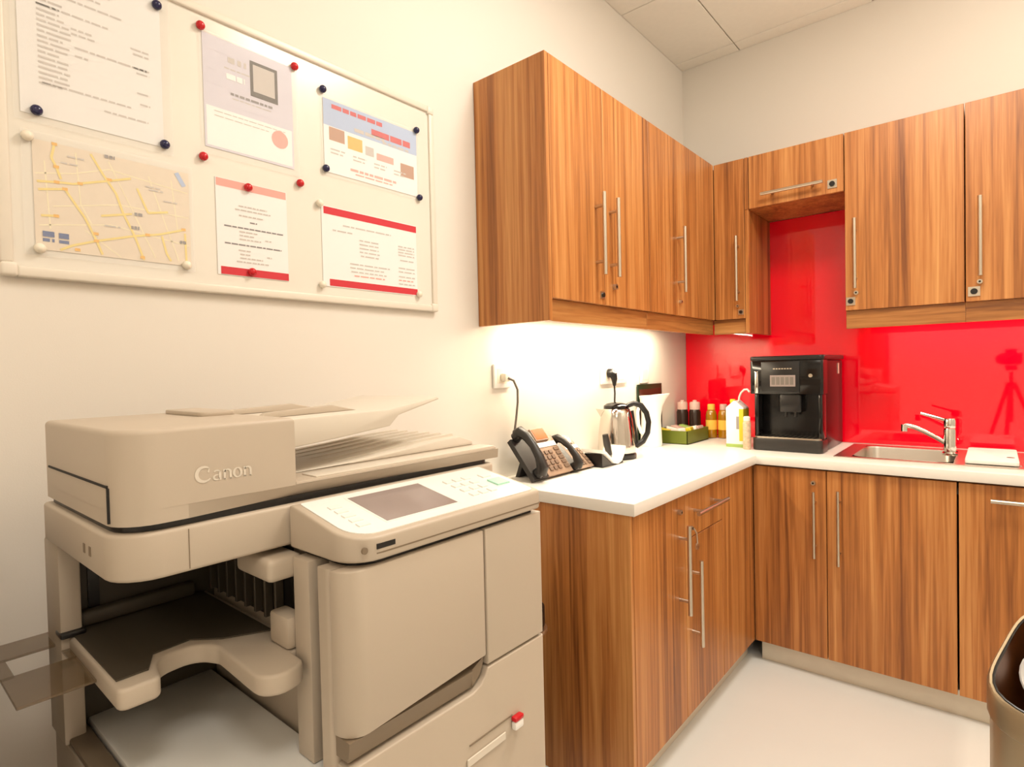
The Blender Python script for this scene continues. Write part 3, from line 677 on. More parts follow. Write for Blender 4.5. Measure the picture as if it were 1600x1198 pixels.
# lettering on the feeder front
def ribbon(bm, pts, ws, y0, z0, s, x):
    prev = None
    for i, p in enumerate(pts):
        a = pts[max(i - 1, 0)]; c = pts[min(i + 1, len(pts) - 1)]
        d = Vector((c[0] - a[0], c[1] - a[1])).normalized(); n = Vector((-d.y, d.x)) * ws[i] / 2
        L = [(p[0] + n.x, p[1] + n.y), (p[0] - n.x, p[1] - n.y)]
        cur = [bm.verts.new((x, y0 + q[0] * s, z0 + q[1] * s)) for q in L]
        if prev: bm.faces.new((prev[0], prev[1], cur[1], cur[0]))
        prev = cur
def arc(cx, cy, rx, ry, a0, a1, n=14): return [(cx + rx * math.cos(math.radians(a0 + (a1 - a0) * k / n)), cy + ry * math.sin(math.radians(a0 + (a1 - a0) * k / n))) for k in range(n + 1)]
def ww(n, a, m): return [a + (m - a) * math.sin(PI * k / n) for k in range(n + 1)]
b = nbm(); LX = XS + .0006; q = dict(y0=-2.871, z0=1.1505, s=.0195, x=LX)
ribbon(b, arc(.55, .52, .48, .48, 48, 320), ww(14, .07, .24), **q)
ribbon(b, [(.87, .90), (.80, .62)], [.05, .12], **q)
def la(o):
    ribbon(b, arc(o + .26, .52, .20, .14, 150, 10, 8), [.10] * 9, **q); ribbon(b, [(o + .46, .56), (o + .46, .05), (o + .54, .02)], [.15, .15, .06], **q)
    ribbon(b, arc(o + .26, .21, .20, .16, 60, 330, 12), ww(12, .05, .13), **q)
def ln(o):
    ribbon(b, [(o + .12, .68), (o + .12, .02)], [.15, .15], **q); ribbon(b, [(o + .02, .03), (o + .24, .03)], [.05, .05], **q)
    ribbon(b, arc(o + .32, .44, .20, .20, 170, 0, 8) + [(o + .52, .02)], [.05, .07, .09, .1, .1, .12, .14, .15, .15, .15], **q); ribbon(b, [(o + .42, .03), (o + .62, .03)], [.05, .05], **q)
def lo(o): ribbon(b, arc(o + .33, .34, .25, .31, 0, 360, 20), [.07 + .09 * abs(math.cos(2 * PI * k / 20)) for k in range(21)], **q)
la(1.08); ln(1.72); lo(2.38); ln(3.08)
bmesh.ops.scale(b, vec=(1, 1.0, 1), verts=b.verts)
part('lettering', b, M['beige2'], fdr, 'pale serif maker lettering on the feeder front', 180)
# platen cover with a dished top
pc = rounded([(.25, -2.7345, 0), (XS, -2.7345, 0), (XS, -2.293, .012), (.25, -2.293, .012)])
b = nbm(); prism(b, pc, 'z', 1.1265, 1.131, bev=.003, seg=2, ends=(1,)); part('platen_cover', b, BG, P)
b = nbm()
box(b, XS - .045, XS - .004, -2.7, -2.30, 1.1305, 1.133, .001)
part('cover_lip', b, M['beige2'], P)
b = nbm(); prism(b, [(-2.725, 1.1312), (-2.30, 1.1312), (-2.30, 1.139), (-2.335, 1.151), (-2.40, 1.149), (-2.60, 1.136)], 'x', .28, .515, bev=.003); ot = part('paper_return', b, M['beige2'], P)
for k in range(6):
    b = nbm(); x = .30 + k * .036
    prism(b, [(-2.66, 1.132), (-2.33, 1.147), (-2.335, 1.156), (-2.41, 1.1535)], 'x', x, x + .010); part('rib', b, M['beige2'], ot)
b = nbm(); prism(b, [(-2.7345, 1.170), (-2.7345, 1.2165), (-2.52, 1.220), (-2.405, 1.237), (-2.40, 1.232), (-2.50, 1.208), (-2.52, 1.190), (-2.62, 1.180)], 'x', .275, .525, bev=.003); it = part('input_tray', b, M['beige2'], P)
for x in (.32, .455):
    b = nbm(); prism(b, [(-2.734, 1.2168), (-2.72, 1.226), (-2.60, 1.231), (-2.55, 1.2195)], 'x', x, x + .012, bev=.002); part('paper_guide', b, BG, it)
b = nbm(); prism(b, rounded([(.27, -2.80, .01), (.27, -2.745, .01), (.42, -2.745, .01), (.42, -2.80, .01)]), 'z', 1.2235, 1.231, bev=.002); part('feeder_handle', b, BG, fdr)
# control panel, tilted
cp = rounded([(.584, -2.748, 0), (XD + .004, -2.748, .045), (XD + .004, -2.353, .012), (.584, -2.353, 0)])
ztop = lambda x, y: 1.100 - (x - .584) / .15 * .030
b = nbm(); prism(b, cp, 'z', 1.0385, ztop, bev=.004, seg=3); pan = part('control_panel', b, BG, P)
cp2 = rounded([(.590, -2.736, .004), (XD - .006, -2.736, .038), (XD - .006, -2.363, .010), (.590, -2.363, .004)])
b = nbm(); prism(b, cp2, 'z', 1.065, lambda x, y: ztop(x, y) + .0012); part('overlay', b, M['pwhite'], pan)
def onpanel(bm, x0, x1, y0, y1, h0, h1, bev=0, mi=0):
    prism(bm, [(x0, y0), (x1, y0), (x1, y1), (x0, y1)], 'z', lambda x, y: ztop(x, y) + h0, lambda x, y: ztop(x, y) + h1, mi)
b = nbm(); onpanel(b, .607, .702, -2.668, -2.530, .0010, .0020); part('screen', b, M['screen'], pan)
b = nbm(); onpanel(b, .603, .706, -2.672, -2.526, .0008, .0016); part('screen_frame', b, M['white'], pan)
for r in range(4):
    for c in range(3):
        b = nbm(); onpanel(b, .622 + r * .021, .634 + r * .021, -2.488 + c * .022, -2.474 + c * .022, .0010, .0034); part('button', b, M['white'], pan)
for k in range(5):
    b = nbm(); onpanel(b, .622 + k * .017, .632 + k * .017, -2.712, -2.694, .0010, .0028); part('button', b, M['white'], pan)
b = nbm(); onpanel(b, .655, .682, -2.410, -2.378, .0010, .0040); part('start_button', b, M['mint'], pan, 'pale mint start button')
b = nbm(); onpanel(b, .626, .642, -2.405, -2.385, .0010, .0034); part('button', b, M['white'], pan)
b = nbm(); box(b, XD - .002, XD + .0045, -2.710, -2.680, 1.054, 1.061); part('port', b, M['black'], pan)
b = nbm(); cyl(b, (XD + .002, -2.729, 1.0565), (XD + .005, -2.729, 1.0565), .0045, n=14); part('socket', b, M['taupe'], pan)
b = nbm(); prism(b, rounded([(.592, -2.7395, 0), (XD + .0045, -2.7395, .04), (XD + .0045, -2.352, .01), (.592, -2.352, 0)]), 'z', 1.0475, 1.0495); part('trim_line', b, M['taupe'], pan)
b = nbm(); prism(b, rounded([(.60, -2.735, 0), (XD - .01, -2.735, .04), (XD - .01, -2.36, .01), (.60, -2.36, 0)]), 'z', 1.031, 1.0388); part('panel_gap', b, M['black'], P)
# front door, side panel and lower panel
def front(poly, x0, x1, bev=.003): 
    b = nbm(); prism(b, poly, 'x', x0, x1, bev=bev, seg=3); return b
dp = rounded([(-2.757, 1.031, .0), (-2.757, .790, .0), (-2.535, .790, .035), (-2.5015, .83, .03), (-2.5015, 1.031, .0)])
b = nbm()
# door with rounded left edge: build plan outline with arc and extrude, then lower lip
plan = rounded([(.6958, -2.757, 0), (XD, -2.757, .030), (XD, -2.5015, .003), (.6958, -2.5015, 0)])
zlow = lambda x, y: .815 + max(0.0, (y + 2.56)) * .25
prism(b, plan, 'z', zlow, 1.031, bev=.0025, seg=2)
dr = part('front_door', b, BG, P)
b = nbm(); prism(b, [(.6958, .788), (.722, .788), (.727, .8145), (.6958, .8145)], 'y', -2.755, -2.53); part('door_lip', b, M['taupe'], dr)
b = nbm(); prism(b, [(-2.5301, .788), (-2.5301, .8145), (-2.504, .826), (-2.504, .818), (-2.511, .802)], 'x', .6958, .724); part('door_lip', b, M['taupe'], dr)
b = nbm(); box(b, .728, XD + .0005, -2.7545, -2.7525, .80, .93); 
part('side_panel', front([(-2.4975, 1.031), (-2.4975, .8125), (YR, .8125), (YR, 1.031)], .6958, XD), BG, P); b.free()
lp = [(-2.757, .03), (YR, .03), (YR, .808), (-2.4985, .808), (-2.504, .797), (-2.514, .787), (-2.533, .781), (-2.757, .781)]
part('lower_panel', front(lp, .7005, XD), BG, P)
b = nbm(); box(b, .7305, .733, -2.552, -2.462, .6735, .6865, .001, 1); part('label_strip', b, M['beige2'], P)
b = nbm(); box(b, .7302, .7315, -2.545, -2.443, .7035, .7055); part('groove', b, M['taupe'], P)
b = nbm(); box(b, .7305, .741, -2.446, -2.424, .681, .695, .003); sw = part('power_switch', b, M['white'], P)
b = nbm(); box(b, .7305, .7415, -2.446, -2.424, .6955, .703, .002); part('switch_tip', b, M['magred'], sw, 'red tip of the switch')
b = nbm(); box(b, .69, .71, YR + .0005, YR + .012, .862, .870, .002); part('side_hook', b, BG, P)

# ------------------------------------------------------------------ phones, sockets, cables
def desk_phone(label, loc, rz, face, keym):
    t = thing('desk_phone', label, 'phone', loc, 'desk phones', rz, local=True)
    # local axes: +x towards the user, y across, z up
    b = nbm(); prism(b, [(.115, 0), (.135, .012), (.035, .135), (.02, .135), (.055, .02), (.06, 0)], 'y', -.045, .105, bev=.003); part('body', b, face, t)
    b = nbm(); prism(b, [(.0, 0), (.018, 0), (.05, .085), (.04, .10)], 'y', -.07, .09, bev=.002); part('stand', b, M['charcoal'], t)
    sl = Vector((.135 - .035, 0, .012 - .135)).normalized(); nn = Vector((-sl.z, 0, sl.x))
    base = Vector((.035, 0, .135))
    def slab(bm, s0, s1, y0, y1, h0, h1, mi=0):
        vs = [bm.verts.new(base + sl * s + nn * h + Vector((0, y, 0))) for s in (s0, s1) for y in (y0, y1) for h in (h0, h1)]
        for q in ((0, 1, 3, 2), (4, 6, 7, 5), (0, 4, 5, 1), (2, 3, 7, 6), (0, 2, 6, 4), (1, 5, 7, 3)): bm.faces.new([vs[i] for i in q]).material_index = mi
    b = nbm(); slab(b, -.034, .018, -.01, .068, -.002, .010); part('display_hood', b, face, t)
    b = nbm(); slab(b, -.030, .014, -.005, .063, .0101, .0112); part('display', b, M['amberlcd'], t, 'amber display')
    b = nbm(); slab(b, .024, .044, -.03, .098, .0005, .0025); part('key_label', b, M['white'], t)
    for r in range(4):
        for c in range(3):
            b = nbm(); slab(b, .060 + r * .022, .074 + r * .022, -.022 + c * .026, -.004 + c * .026, .0005, .005); part('button', b, keym, t)
    for r in range(5):
        b = nbm(); slab(b, .052 + r * .019, .064 + r * .019, .068, .096, .0005, .004); part('button', b, keym, t)
    b = nbm(); slab(b, -.01, .158, -.128, -.047, -.018, .0); part('cradle', b, M['charcoal'], t)
    b = nbm()
    ptsl = [(-.022, .012), (-.016, .032), (.012, .046), (.055, .050), (.10, .046), (.135, .034), (.148, .014)]
    tube(b, [base + sl * s + nn * h + Vector((0, -.098, 0)) for s, h in ptsl], [.017, .021, .017, .014, .016, .021, .019], 14)
    hs = part('handset', b, M['charcoal'], t)
    for s in (-.012, .138):
        b = nbm(); cyl(b, base + sl * s + nn * .002 + Vector((0, -.098, 0)), base + sl * s + nn * .03 + Vector((0, -.098, 0)), .020, .017, 16); part('ear_cap', b, M['black'], hs)
    return t
desk_phone('silver desk phone with dark handset nearest the photocopier', (.03, -1.515, .9003), 0.0, M['silver'], M['key'])
desk_phone('second desk phone behind the silver one, dark handset and amber display', (.03, -1.332, .9003), 0.0, M['silver'], M['key']).scale = (1.0, .62, .74)
t = thing('phone_cradle', 'white curved phone cradle with a grey handset, in front of the kettle', 'phone', (.15, -1.172, .9003), rz=0, local=True)
b = nbm()
cur = [(-.095, .070), (-.07, .062), (-.045, .044), (-.015, .022), (.02, .014), (.05, .022), (.07, .045), (.082, .068)]
low = [(x, max(.0, z - .012)) for x, z in cur]
prism(b, [(y, z) for y, z in cur] + [(y, z) for y, z in reversed(low)], 'x', -.045, .055, bev=.002); part('shell', b, M['white'], t)
b = nbm(); prism(b, [(-.085, .0), (-.088, .052), (-.045, .030), (-.015, .009), (.02, .0)], 'x', -.035, .045); part('foot', b, M['black'], t)
b = nbm(); prism(b, [(.03, .0), (.05, .009), (.07, .03), (.075, .0)], 'x', -.035, .045); part('foot', b, M['black'], t)
b = nbm(); tube(b, [(.0, .045, .030), (-.008, .040, .075), (-.012, .034, .115)], [.012, .015, .012], 12); part('handset', b, M['charcoal'], t)
b = nbm(); prism(b, [(-.05, .049), (-.03, .0355), (-.028, .037), (-.048, .0505)], 'x', .0, .03); part('sticker', b, M['dkgreen'], t, 'small green sticker')
def socket(label, y0, y1, z0, z1, holes):
    t = thing('wall_socket', label, 'socket', (0, (y0 + y1) / 2, z0), 'wall sockets')
    b = nbm(); box(b, .0005, .010, y0, y1, z0, z1, .003, 3); part('plate', b, M['white'], t)
    for y in holes:
        b = nbm(); zc = (z0 + z1) / 2; box(b, .0098, .0108, y - .026, y + .026, zc - .026, zc + .026, .0004, 1); part('outlet', b, M['magwhite'], t)
socket('white wall socket plate above the silver desk phone', -1.664, -1.578, 1.222, 1.308, [-1.621])
socket('white double wall socket above the steel kettle', -.945, -.715, 1.212, 1.298, [-.885, -.775])
socket('small white wall socket above the white jug', -.572, -.486, 1.205, 1.29, [-.529])
t = thing('phone_cable', 'grey cable hanging from the wall socket down to the silver phone', 'cable', (.02, -1.6, 1.0))
b = nbm(); box(b, .011, .035, -1.632, -1.604, 1.245, 1.275, .005); part('plug', b, M['magwhite'], t)
b = nbm(); tube(b, [(.034, -1.618, 1.258), (.045, -1.600, 1.248), (.048, -1.583, 1.215), (.045, -1.580, 1.17), (.040, -1.585, 1.11), (.036, -1.592, 1.06), (.034, -1.592, 1.03)], .0042, 8); part('cord', b, M['cable'], t)
t = thing('kettle_cable', 'black plug and cable from the double socket down behind the kettle', 'cable', (.03, -.88, 1.0))
b = nbm(); tube(b, [(.0112, -.888, 1.262), (.024, -.886, 1.262), (.034, -.884, 1.255), (.036, -.880, 1.235), (.034, -.876, 1.205)], [.021, .021, .018, .014, .007], 14); part('plug', b, M['black'], t)
b = nbm(); tube(b, [(.034, -.876, 1.206), (.032, -.870, 1.17), (.026, -.866, 1.10), (.02, -.868, 1.0), (.018, -.872, .93), (.022, -.88, .908)], .004, 8); part('cord', b, M['black'], t)

# ------------------------------------------------------------------ kettle, jug and worktop clutter
KC = Vector((.112, -1.0, .9003))
t = thing('kettle', 'polished steel electric kettle with a black handle on the worktop', 'kettle', KC)
b = nbm(); lathe(b, [(.078, 0), (.083, .004), (.083, .018), (.074, .026), (0, .026)], KC, 32); part('power_base', b, M['black'], t)
b = nbm(); lathe(b, [(.0, .0265), (.079, .0265), (.081, .034), (.080, .06), (.076, .11), (.070, .16), (.063, .195), (.058, .208), (.054, .211), (0, .211)], KC, 40); part('body', b, M['kettle'], t)
b = nbm(); lathe(b, [(.054, .2115), (.053, .224), (.040, .233), (.02, .237), (0, .238)], KC, 32); part('lid', b, M['gloss'], t)
hd = Vector((.78, .62, 0)); hd.normalize()
b = nbm(); prof = [(.048, .222), (.075, .232), (.105, .222), (.128, .19), (.137, .15), (.132, .105), (.112, .068), (.085, .05), (.078, .056)]
tube(b, [KC + hd * a + Vector((0, 0, z)) for a, z in prof], [.011, .012, .0125, .012, .0115, .0115, .012, .012, .010], 14); part('handle', b, M['black'], t)
b = nbm(); tube(b, [KC + hd * a + Vector((0, 0, z)) for a, z in ((.062, .20), (.070, .15), (.077, .10), (.080, .06))], [.012, .0105, .0105, .011], 12); part('handle_mount', b, M['black'], t)
sp = -hd
b = nbm()
for s0 in (0,):
    A = [KC + sp * .052 + Vector((-sp.y, sp.x, 0)) * w + Vector((0, 0, z)) for w, z in ((-.026, .207), (0, .150), (.026, .207))]
    tip = KC + sp * .088 + Vector((0, 0, .212))
    vs = [b.verts.new(p) for p in A] + [b.verts.new(tip)]
    b.faces.new((vs[0], vs[1], vs[3])); b.faces.new((vs[1], vs[2], vs[3])); b.faces.new((vs[0], vs[3], vs[2])); b.faces.new((vs[0], vs[2], vs[1]))
part('spout', b, M['kettle'], t)
JC = Vector((.066, -.585, .9003))
t = thing('jug', 'white plastic jug with a flared lip behind the steel kettle', 'jug', JC)
b = nbm(); n = 32; rings = []
for r, z, k in ((.050, 0, 0), (.052, .01, 0), (.050, .06, 0), (.047, .14, .0), (.048, .19, .008), (.052, .225, .022), (.056, .245, .036), (.053, .245, .036), (.046, .19, .004), (.044, .03, 0)):
    rings.append([b.verts.new(JC + Vector((r * math.cos(2 * PI * i / n), r * math.sin(2 * PI * i / n), z + k * .25 * max(0, math.cos(2 * PI * i / n - .5)))) + Vector((math.cos(.5), math.sin(.5), 0)) * k * max(0, math.cos(2 * PI * i / n - .5)) ** 3) for i in range(n)])
for A, B in zip(rings, rings[1:]):
    for i in range(n): b.faces.new((A[i], A[(i + 1) % n], B[(i + 1) % n], B[i]))
b.faces.new(rings[0][::-1]); b.faces.new(rings[-1])
part('body', b, M['white'], t)
b = nbm(); hv = Vector((-.35, -.94, 0)); tube(b, [JC + hv * a + Vector((0, 0, z)) for a, z in ((.046, .20), (.072, .205), (.085, .17), (.082, .11), (.064, .07), (.048, .06))], .008, 10); part('handle', b, M['white'], t)
# tea box against the wall
t = thing('tea_box', 'dark green and brown upright packet against the wall behind the white jug', 'packet', (.035, -.475, .9003))
b = nbm(); box(b, .004, .0105, -.61, -.345, .9003, 1.20, .001); part('carton', b, M['dkgreen'], t)
b = nbm(); box(b, .0104, .0112, -.595, -.36, 1.13, 1.175); box(b, .0104, .0112, -.595, -.36, .93, 1.10); part('print', b, M['brown'], t)
# green tray of sachets
t = thing('storage_box', 'shallow olive green open box on the worktop in the corner', 'box', (.11, -.33, .9003))
b = nbm(); gx0, gx1, gy0, gy1 = .020, .200, -.470, -.200; gz0, gz1 = .9003, .966
box(b, gx0, gx1, gy0, gy1, gz0, gz0 + .003)
for (x0, x1, y0, y1) in ((gx0, gx1, gy0, gy0 + .003), (gx0, gx1, gy1 - .003, gy1), (gx0, gx0 + .003, gy0, gy1), (gx1 - .003, gx1, gy0, gy1)): box(b, x0, x1, y0, y1, gz0, gz1)
part('tray', b, M['green'], t)
k = 0
for i, (x, y, rz, mk, nm) in enumerate(((.06, -.43, .2, 'yellow', 'yellow'), (.13, -.42, -.3, 'cream', 'cream'), (.07, -.36, .5, 'cream', 'cream'), (.145, -.35, .1, 'yellow', 'yellow'), (.07, -.29, -.2, 'pinkcap', 'pale pink'), (.14, -.28, .3, 'cream', 'cream'), (.09, -.235, .0, 'limegreen', 'pale green'), (.152, -.243, -.2, 'pinkcap', 'pale pink'))):
    b = nbm(); prism(b, rounded([(-.030, -.024, .003), (.030, -.024, .003), (.030, .024, .003), (-.030, .024, .003)]), 'z', -.012, .012, bev=.004)
    bmesh.ops.rotate(b, cent=(0, 0, 0), matrix=Matrix.Rotation(rz, 3, 'Z') @ Matrix.Rotation(.25 * (-1) ** i, 3, 'Y'), verts=b.verts)
    bmesh.ops.translate(b, vec=(x, y, .958), verts=b.verts)
    where = ['at the near left corner', 'at the near right corner', 'second along the wall side', 'second along the outer side', 'third along the wall side', 'third along the outer side', 'at the far end on the wall side', 'at the far end on the outer side'][i]
    solo('sachet', b, M[mk], '%s sachet in the green box, %s' % (nm, where), 'sachet', (x, y, .958), 'sachets in the green box')
# coffee jars
for (x, y, lab) in ((.044, -.165, 'dark coffee jar with a pale lid closest to the corner'), (.108, -.150, 'dark coffee jar with a pale lid beside the amber jars')):
    t = thing('coffee_jar', lab, 'jar', (x, y, .9003), 'coffee jars')
    b = nbm(); lathe(b, [(.028, 0), (.031, .004), (.031, .135), (.026, .150), (0, .150)], (x, y, .9003), 24); part('jar', b, M['coffee'], t)
    b = nbm(); lathe(b, [(.0275, .1505), (.0275, .185), (.025, .19), (.012, .193), (.010, .200), (0, .202)], (x, y, .9003), 24); part('lid', b, M['pinkcap'], t)
for (x, y, lab) in ((.192, -.135, 'amber yellow jar beside the olive green box'), (.252, -.120, 'amber yellow jar behind the milk carton')):
    t = thing('amber_jar', lab, 'jar', (x, y, .9003), 'amber jars')
    b = nbm(); lathe(b, [(.024, 0), (.028, .004), (.0285, .12), (.024, .142), (.017, .150), (0, .150)], (x, y, .9003), 24); part('jar', b, M['honey'], t)
    b = nbm(); lathe(b, [(.019, .1505), (.019, .176), (.016, .180), (0, .180)], (x, y, .9003), 20); part('lid', b, M['pinkcap'] if x > .2 else M['inkorange'], t)
    b = nbm(); lathe(b, [(.0288, .045), (.0289, .046), (.0289, .095), (.0288, .096)], (x, y, .9003), 24); part('label_band', b, M['inkorange'], t)
# milk carton with hose
t = thing('milk_carton', 'white and yellow milk carton with a hose beside the coffee machine', 'carton', (.417, -.40, .9003))
b = nbm(); box(b, .377, .457, -.435, -.357, .9003, 1.085, .002); 
part('carton', b, M['white'], t)
b = nbm(); prism(b, [(.377, 1.0855), (.457, 1.0855), (.421, 1.118), (.413, 1.118)], 'y', -.433, -.359); part('gable', b, M['white'], t)
b = nbm(); box(b, .438, .4578, -.4362, -.3562, .93, 1.08, .0005, 1); part('print', b, M['yellow'], t)
b = nbm(); box(b, .425, .4380, -.4360, -.4350, .985, 1.045); part('print_mark', b, M['inkdark'], t)
b = nbm(); box(b, .3765, .4575, -.4360, -.3560, .9006, .915, .0005, 1); part('base_band', b, M['limegreen'], t)
b = nbm(); lathe(b, [(.013, 0), (.013, .014), (.010, .017), (0, .017)], (.405, -.42, 1.108), 18); part('cap', b, M['yellow'], t)
t = thing('milk_hose', 'white milk hose arching from the carton into the coffee machine', 'hose', (.43, -.40, 1.1))
b = nbm(); tube(b, [(.428, -.405, 1.114), (.432, -.408, 1.135), (.442, -.413, 1.155), (.458, -.418, 1.170), (.474, -.425, 1.172), (.486, -.430, 1.160)], .0045, 10); part('tubing', b, M['hose'], t)
t = thing('beige_canister', 'slim mottled beige canister squeezed between carton and coffee machine', 'canister', (.483, -.46, .9003))
b = nbm(); lathe(b, [(.015, 0), (.017, .003), (.017, .12), (.014, .13), (0, .13)], (.486, -.475, .9003), 20); part('body', b, M['spotty'], t)
b = nbm(); lathe(b, [(.0145, .1305), (.0145, .146), (.011, .150), (0, .150)], (.486, -.475, .9003), 20); part('cap', b, M['cream'], t)

# ------------------------------------------------------------------ coffee machine
t = thing('coffee_machine', 'glossy black automatic coffee machine on the worktop in front of the red wall', 'coffee machine', (.65, -.25, .9003))
b = nbm(); box(b, .512, .792, -.375, -.03, .9003, 1.30, .006, 3); part('body', b, M['satin'], t)
b = nbm(); prism(b, rounded([(.492, -.03, .01), (.492, -.452, .02), (.800, -.452, .02), (.800, -.03, .01)]), 'z', 1.302, 1.322, bev=.006, seg=3); part('top_cover', b, M['black'], t)
b = nbm(); prism(b, rounded([(.494, -.372, 0), (.494, -.450, .012), (.796, -.450, .012), (.796, -.372, 0)]), 'z', 1.152, 1.3015, bev=.003); hp = part('head', b, M['gloss'], t)
b = nbm(); box(b, .545, .705, -.4545, -.4490, 1.162, 1.296, .002); part('front_panel', b, M['black'], hp)
b = nbm(); box(b, .583, .688, -.4560, -.4546, 1.186, 1.236, .0005, 1); part('display', b, M['screen'], hp)
b = nbm()
for k in range(5): box(b, .590 + k * .019, .604 + k * .019, -.4568, -.4561, 1.194, 1.228)
part('display_icon', b, M['cable'], hp)
b = nbm()
for k in range(7): box(b, .596 + k * .0115, .604 + k * .0115, -.4552, -.4546, 1.262, 1.267)
part('logo_mark', b, M['nickel'], hp)
b = nbm(); cyl(b, (.747, -.4498, 1.233), (.747, -.4525, 1.233), .008, n=16); part('power_button', b, M['nickel'], hp)
b = nbm(); box(b, .517, .533, -.4575, -.4498, 1.155, 1.255, .003); part('trim_bar', b, M['chrome'], hp)
b = nbm(); prism(b, rounded([(.612, -.376, 0), (.612, -.440, .015), (.708, -.440, .015), (.708, -.376, 0)]), 'z', 1.072, 1.1515, bev=.004); sp_ = part('spout_block', b, M['black'], t)
for x in (.640, .680):
    b = nbm(); cyl(b, (x, -.425, 1.0715), (x, -.425, 1.050), .008, .006, 14); part('nozzle', b, M['black'], sp_)
for x0, x1 in ((.512, .530), (.776, .792)):
    b = nbm(); box(b, x0, x1, -.445, -.3755, .957, 1.1515, .003); part('side_pillar', b, M['gloss'], t)
b = nbm(); prism(b, rounded([(.508, -.376, 0), (.508, -.478, .025), (.796, -.478, .025), (.796, -.376, 0)]), 'z', .9003, .9555, bev=.004); dt = part('drip_tray', b, M['charcoal'], t)
b = nbm(); prism(b, rounded([(.516, -.3765, 0), (.516, -.470, .02), (.788, -.470, .02), (.788, -.3765, 0)]), 'z', .9556, .962); part('drip_grid', b, M['nickel'], dt)
b = nbm()
for k in range(12): box(b, .535 + k * .02, .545 + k * .02, -.46, -.385, .9621, .9627)
part('grid_slot', b, M['black'], dt)
b = nbm(); box(b, .7915, .7935, -.135, -.108, 1.235, 1.285, .0005, 1); part('side_label', b, M['pinkcap'], t, 'small pale side label')

# ------------------------------------------------------------------ bins
BC = Vector((1.5036, -1.664, 0)); BR = .1434
t = thing('pedal_bin', 'brushed steel bin with a slanted open top at the lower right', 'bin', BC)
n = 56
ztp = lambda y: .679 + .412 * (y - BC.y)
def bin_xy(r, a):
    h = r / ((abs(math.cos(a)) ** 4.35 + abs(math.sin(a)) ** 4.35) ** (1 / 4.35)); a -= .297
    return BC.x + h * math.cos(a), BC.y + h * math.sin(a)
def ring(r, zf):
    return [Vector((*q, zf(q[1]))) for q in (bin_xy(r, 2 * PI * k / n) for k in range(n))]
def loft(bm, rs, mi=0, cap0=False, cap1=False):
    R = [[bm.verts.new(p) for p in r] for r in rs]
    for A, B in zip(R, R[1:]):
        for k in range(n): bm.faces.new((A[k], A[(k + 1) % n], B[(k + 1) % n], B[k])).material_index = mi
    if cap0: bm.faces.new(R[0][::-1])
    if cap1: bm.faces.new(R[-1])
b = nbm(); loft(b, [ring(BR - .004, lambda y: .0), ring(BR - .004, lambda y: .012), ring(BR, lambda y: .014), ring(BR, lambda y: ztp(y) - .05)], cap0=True); part('body', b, M['binbody'], t)
b = nbm(); loft(b, [ring(BR + .001, lambda y: ztp(y) - .055), ring(BR + .004, lambda y: ztp(y) - .05), ring(BR + .004, lambda y: ztp(y) - .005), ring(BR + .000, lambda y: ztp(y) + .002), ring(BR - .006, lambda y: ztp(y))]); part('collar', b, M['binbody'], t)
b = nbm(); tube(b, ring(BR - .0058, lambda y: ztp(y) + .0005), .0024, 8, closed=True); part('rim_seal', b, M['black'], t)
b = nbm(); loft(b, [ring(BR - .0075, lambda y: ztp(y) - .001), ring(BR - .012, lambda y: .30), ring(.02, lambda y: .298)], cap1=True); part('inner_liner', b, M['binin'], t)
b = nbm()
for k in range(4):
    a, c = -PI * .62 + k * .05, -PI * .62 + k * .05 + .036
    (xa, ya), (xc, yc) = bin_xy(BR + .0008, a), bin_xy(BR + .0008, c)
    quad(b, [(xa, ya, .525), (xc, yc, .525), (xc, yc, .548), (xa, ya, .548)])
part('red_mark', b, M['inkred'], t, 'small red mark on the bin body')
t = thing('paper_plate', 'stained paper plate thrown in the steel bin', 'plate', (1.455, -1.602, .636))
TM = Matrix.Translation((1.455, -1.602, .636)) @ Matrix.Rotation(1.15, 4, 'X') @ Matrix.Rotation(-.15, 4, 'Y')
b = nbm(); lathe(b, [(.0, .0), (.045, .003), (.060, .013), (.063, .014), (.060, .0155), (.044, .006), (0, .004)], (0, 0, 0), 28); bmesh.ops.transform(b, matrix=TM, verts=b.verts); part('plate', b, M['paper'], t)
for x, y, r in ((-.035, .024, .009), (-.012, .002, .005), (.012, .022, .006), (.0, -.025, .005)):
    b = nbm(); lathe(b, [(r, .0042), (r * .8, .0075), (0, .008)], (x, y, 0), 10); bmesh.ops.transform(b, matrix=TM, verts=b.verts); part('stain', b, M['brown'], t)
t = thing('waste_bin', 'black waste bin with a grey rim between photocopier and base cabinet', 'bin', (.24, -1.98, 0))
b = nbm(); prism(b, rounded([(.10, -2.12, .05), (.372, -2.12, .05), (.372, -1.86, .05), (.10, -1.86, .05)]), 'z', 0, .54, bev=.004); part('body', b, M['black'], t)
b = nbm(); prism(b, rounded([(.09, -2.13, .05), (.387, -2.13, .05), (.387, -1.85, .05), (.09, -1.85, .05)]), 'z', .5405, .553, bev=.003); part('rim', b, M['nickel'], t)
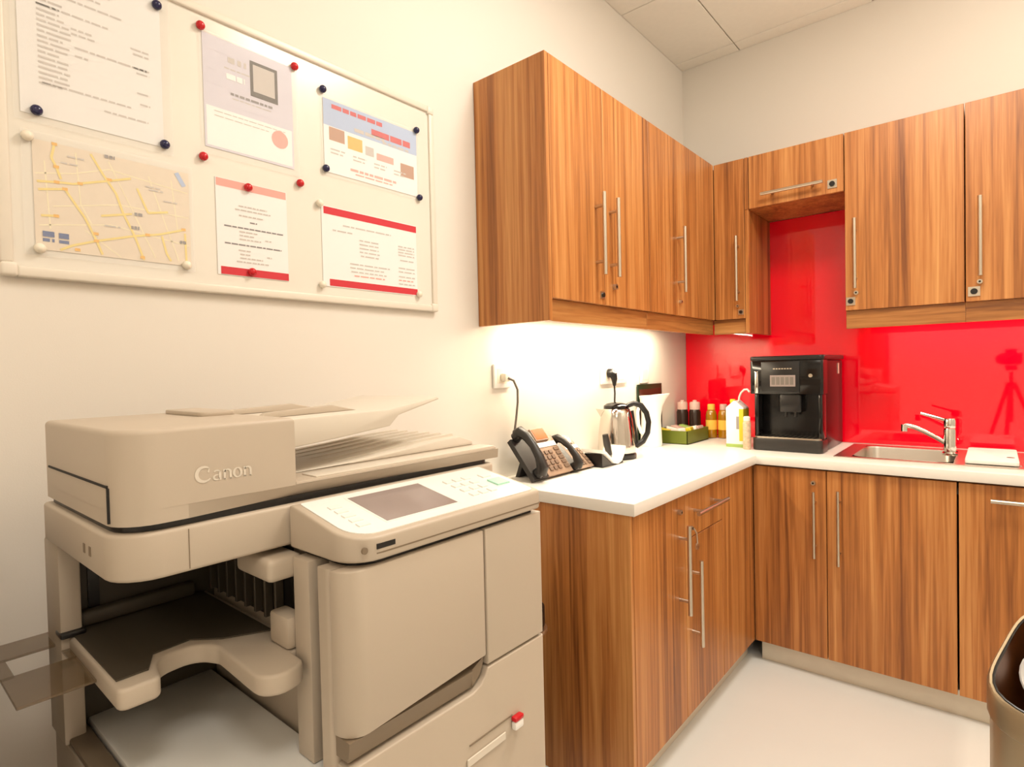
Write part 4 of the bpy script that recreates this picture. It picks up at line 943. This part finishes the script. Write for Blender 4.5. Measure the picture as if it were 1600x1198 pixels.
b = nbm(); prism(b, rounded([(.095, -2.125, .05), (.382, -2.125, .05), (.382, -1.855, .05), (.095, -1.855, .05)]), 'z', .5535, .62, bev=.012, seg=3); part('lid', b, M['black'], t)

# ------------------------------------------------------------------ photographer's tripod (mirrored in the red splashback)
fw, rt = Vector(FX), Vector(RX); fh = Vector((FX[0], FX[1], 0)).normalized()
HC = CAM - fw * .16
t = thing('camera_tripod', 'black camera on a tripod, reflected in the red splashback', 'tripod', (HC.x, HC.y, 0))
b = nbm(); box(b, -.072, .072, -.035, .035, -.05, .05, .008, 3); box(b, -.03, .03, -.03, .03, .045, .085, .008, 3)
RM = Matrix(((RX[0], FX[0], UX[0], HC.x), (RX[1], FX[1], UX[1], HC.y), (RX[2], FX[2], UX[2], HC.z), (0, 0, 0, 1)))
bmesh.ops.transform(b, matrix=RM, verts=b.verts); part('camera_body', b, M['black'], t)
b = nbm(); cyl(b, HC + fw * .036, HC + fw * .115, .036, .040, 24); part('lens', b, M['black'], t)
top = HC - Vector((0, 0, .09))
b = nbm(); box(b, HC.x - .04, HC.x + .04, HC.y - .04, HC.y + .04, HC.z - .10, HC.z - .055, .008, 2); part('head', b, M['black'], t)
b = nbm(); cyl(b, top - Vector((0, 0, .02)), top - Vector((0, 0, .45)), .014, n=14); part('centre_column', b, M['charcoal'], t)
hubz = top - Vector((0, 0, .14))
b = nbm(); cyl(b, hubz + Vector((0, 0, .03)), hubz - Vector((0, 0, .03)), .04, n=18); part('collar', b, M['black'], t)
for k in range(3):
    a = PI / 2 + k * 2 * PI / 3 + .2; d = Vector((math.cos(a), math.sin(a), 0))
    foot = Vector((HC.x, HC.y, 0)) + d * .42; knee = hubz.lerp(foot, .5)
    b = nbm(); cyl(b, hubz + d * .03, knee, .016, .015, 12); cyl(b, knee, foot + Vector((0, 0, .012)), .011, .010, 12); lg = part('leg', b, M['black'], t)
    b = nbm(); cyl(b, foot + Vector((0, 0, .0)), foot + Vector((0, 0, .03)), .017, .013, 12); part('rubber_foot', b, M['rubber'], lg)
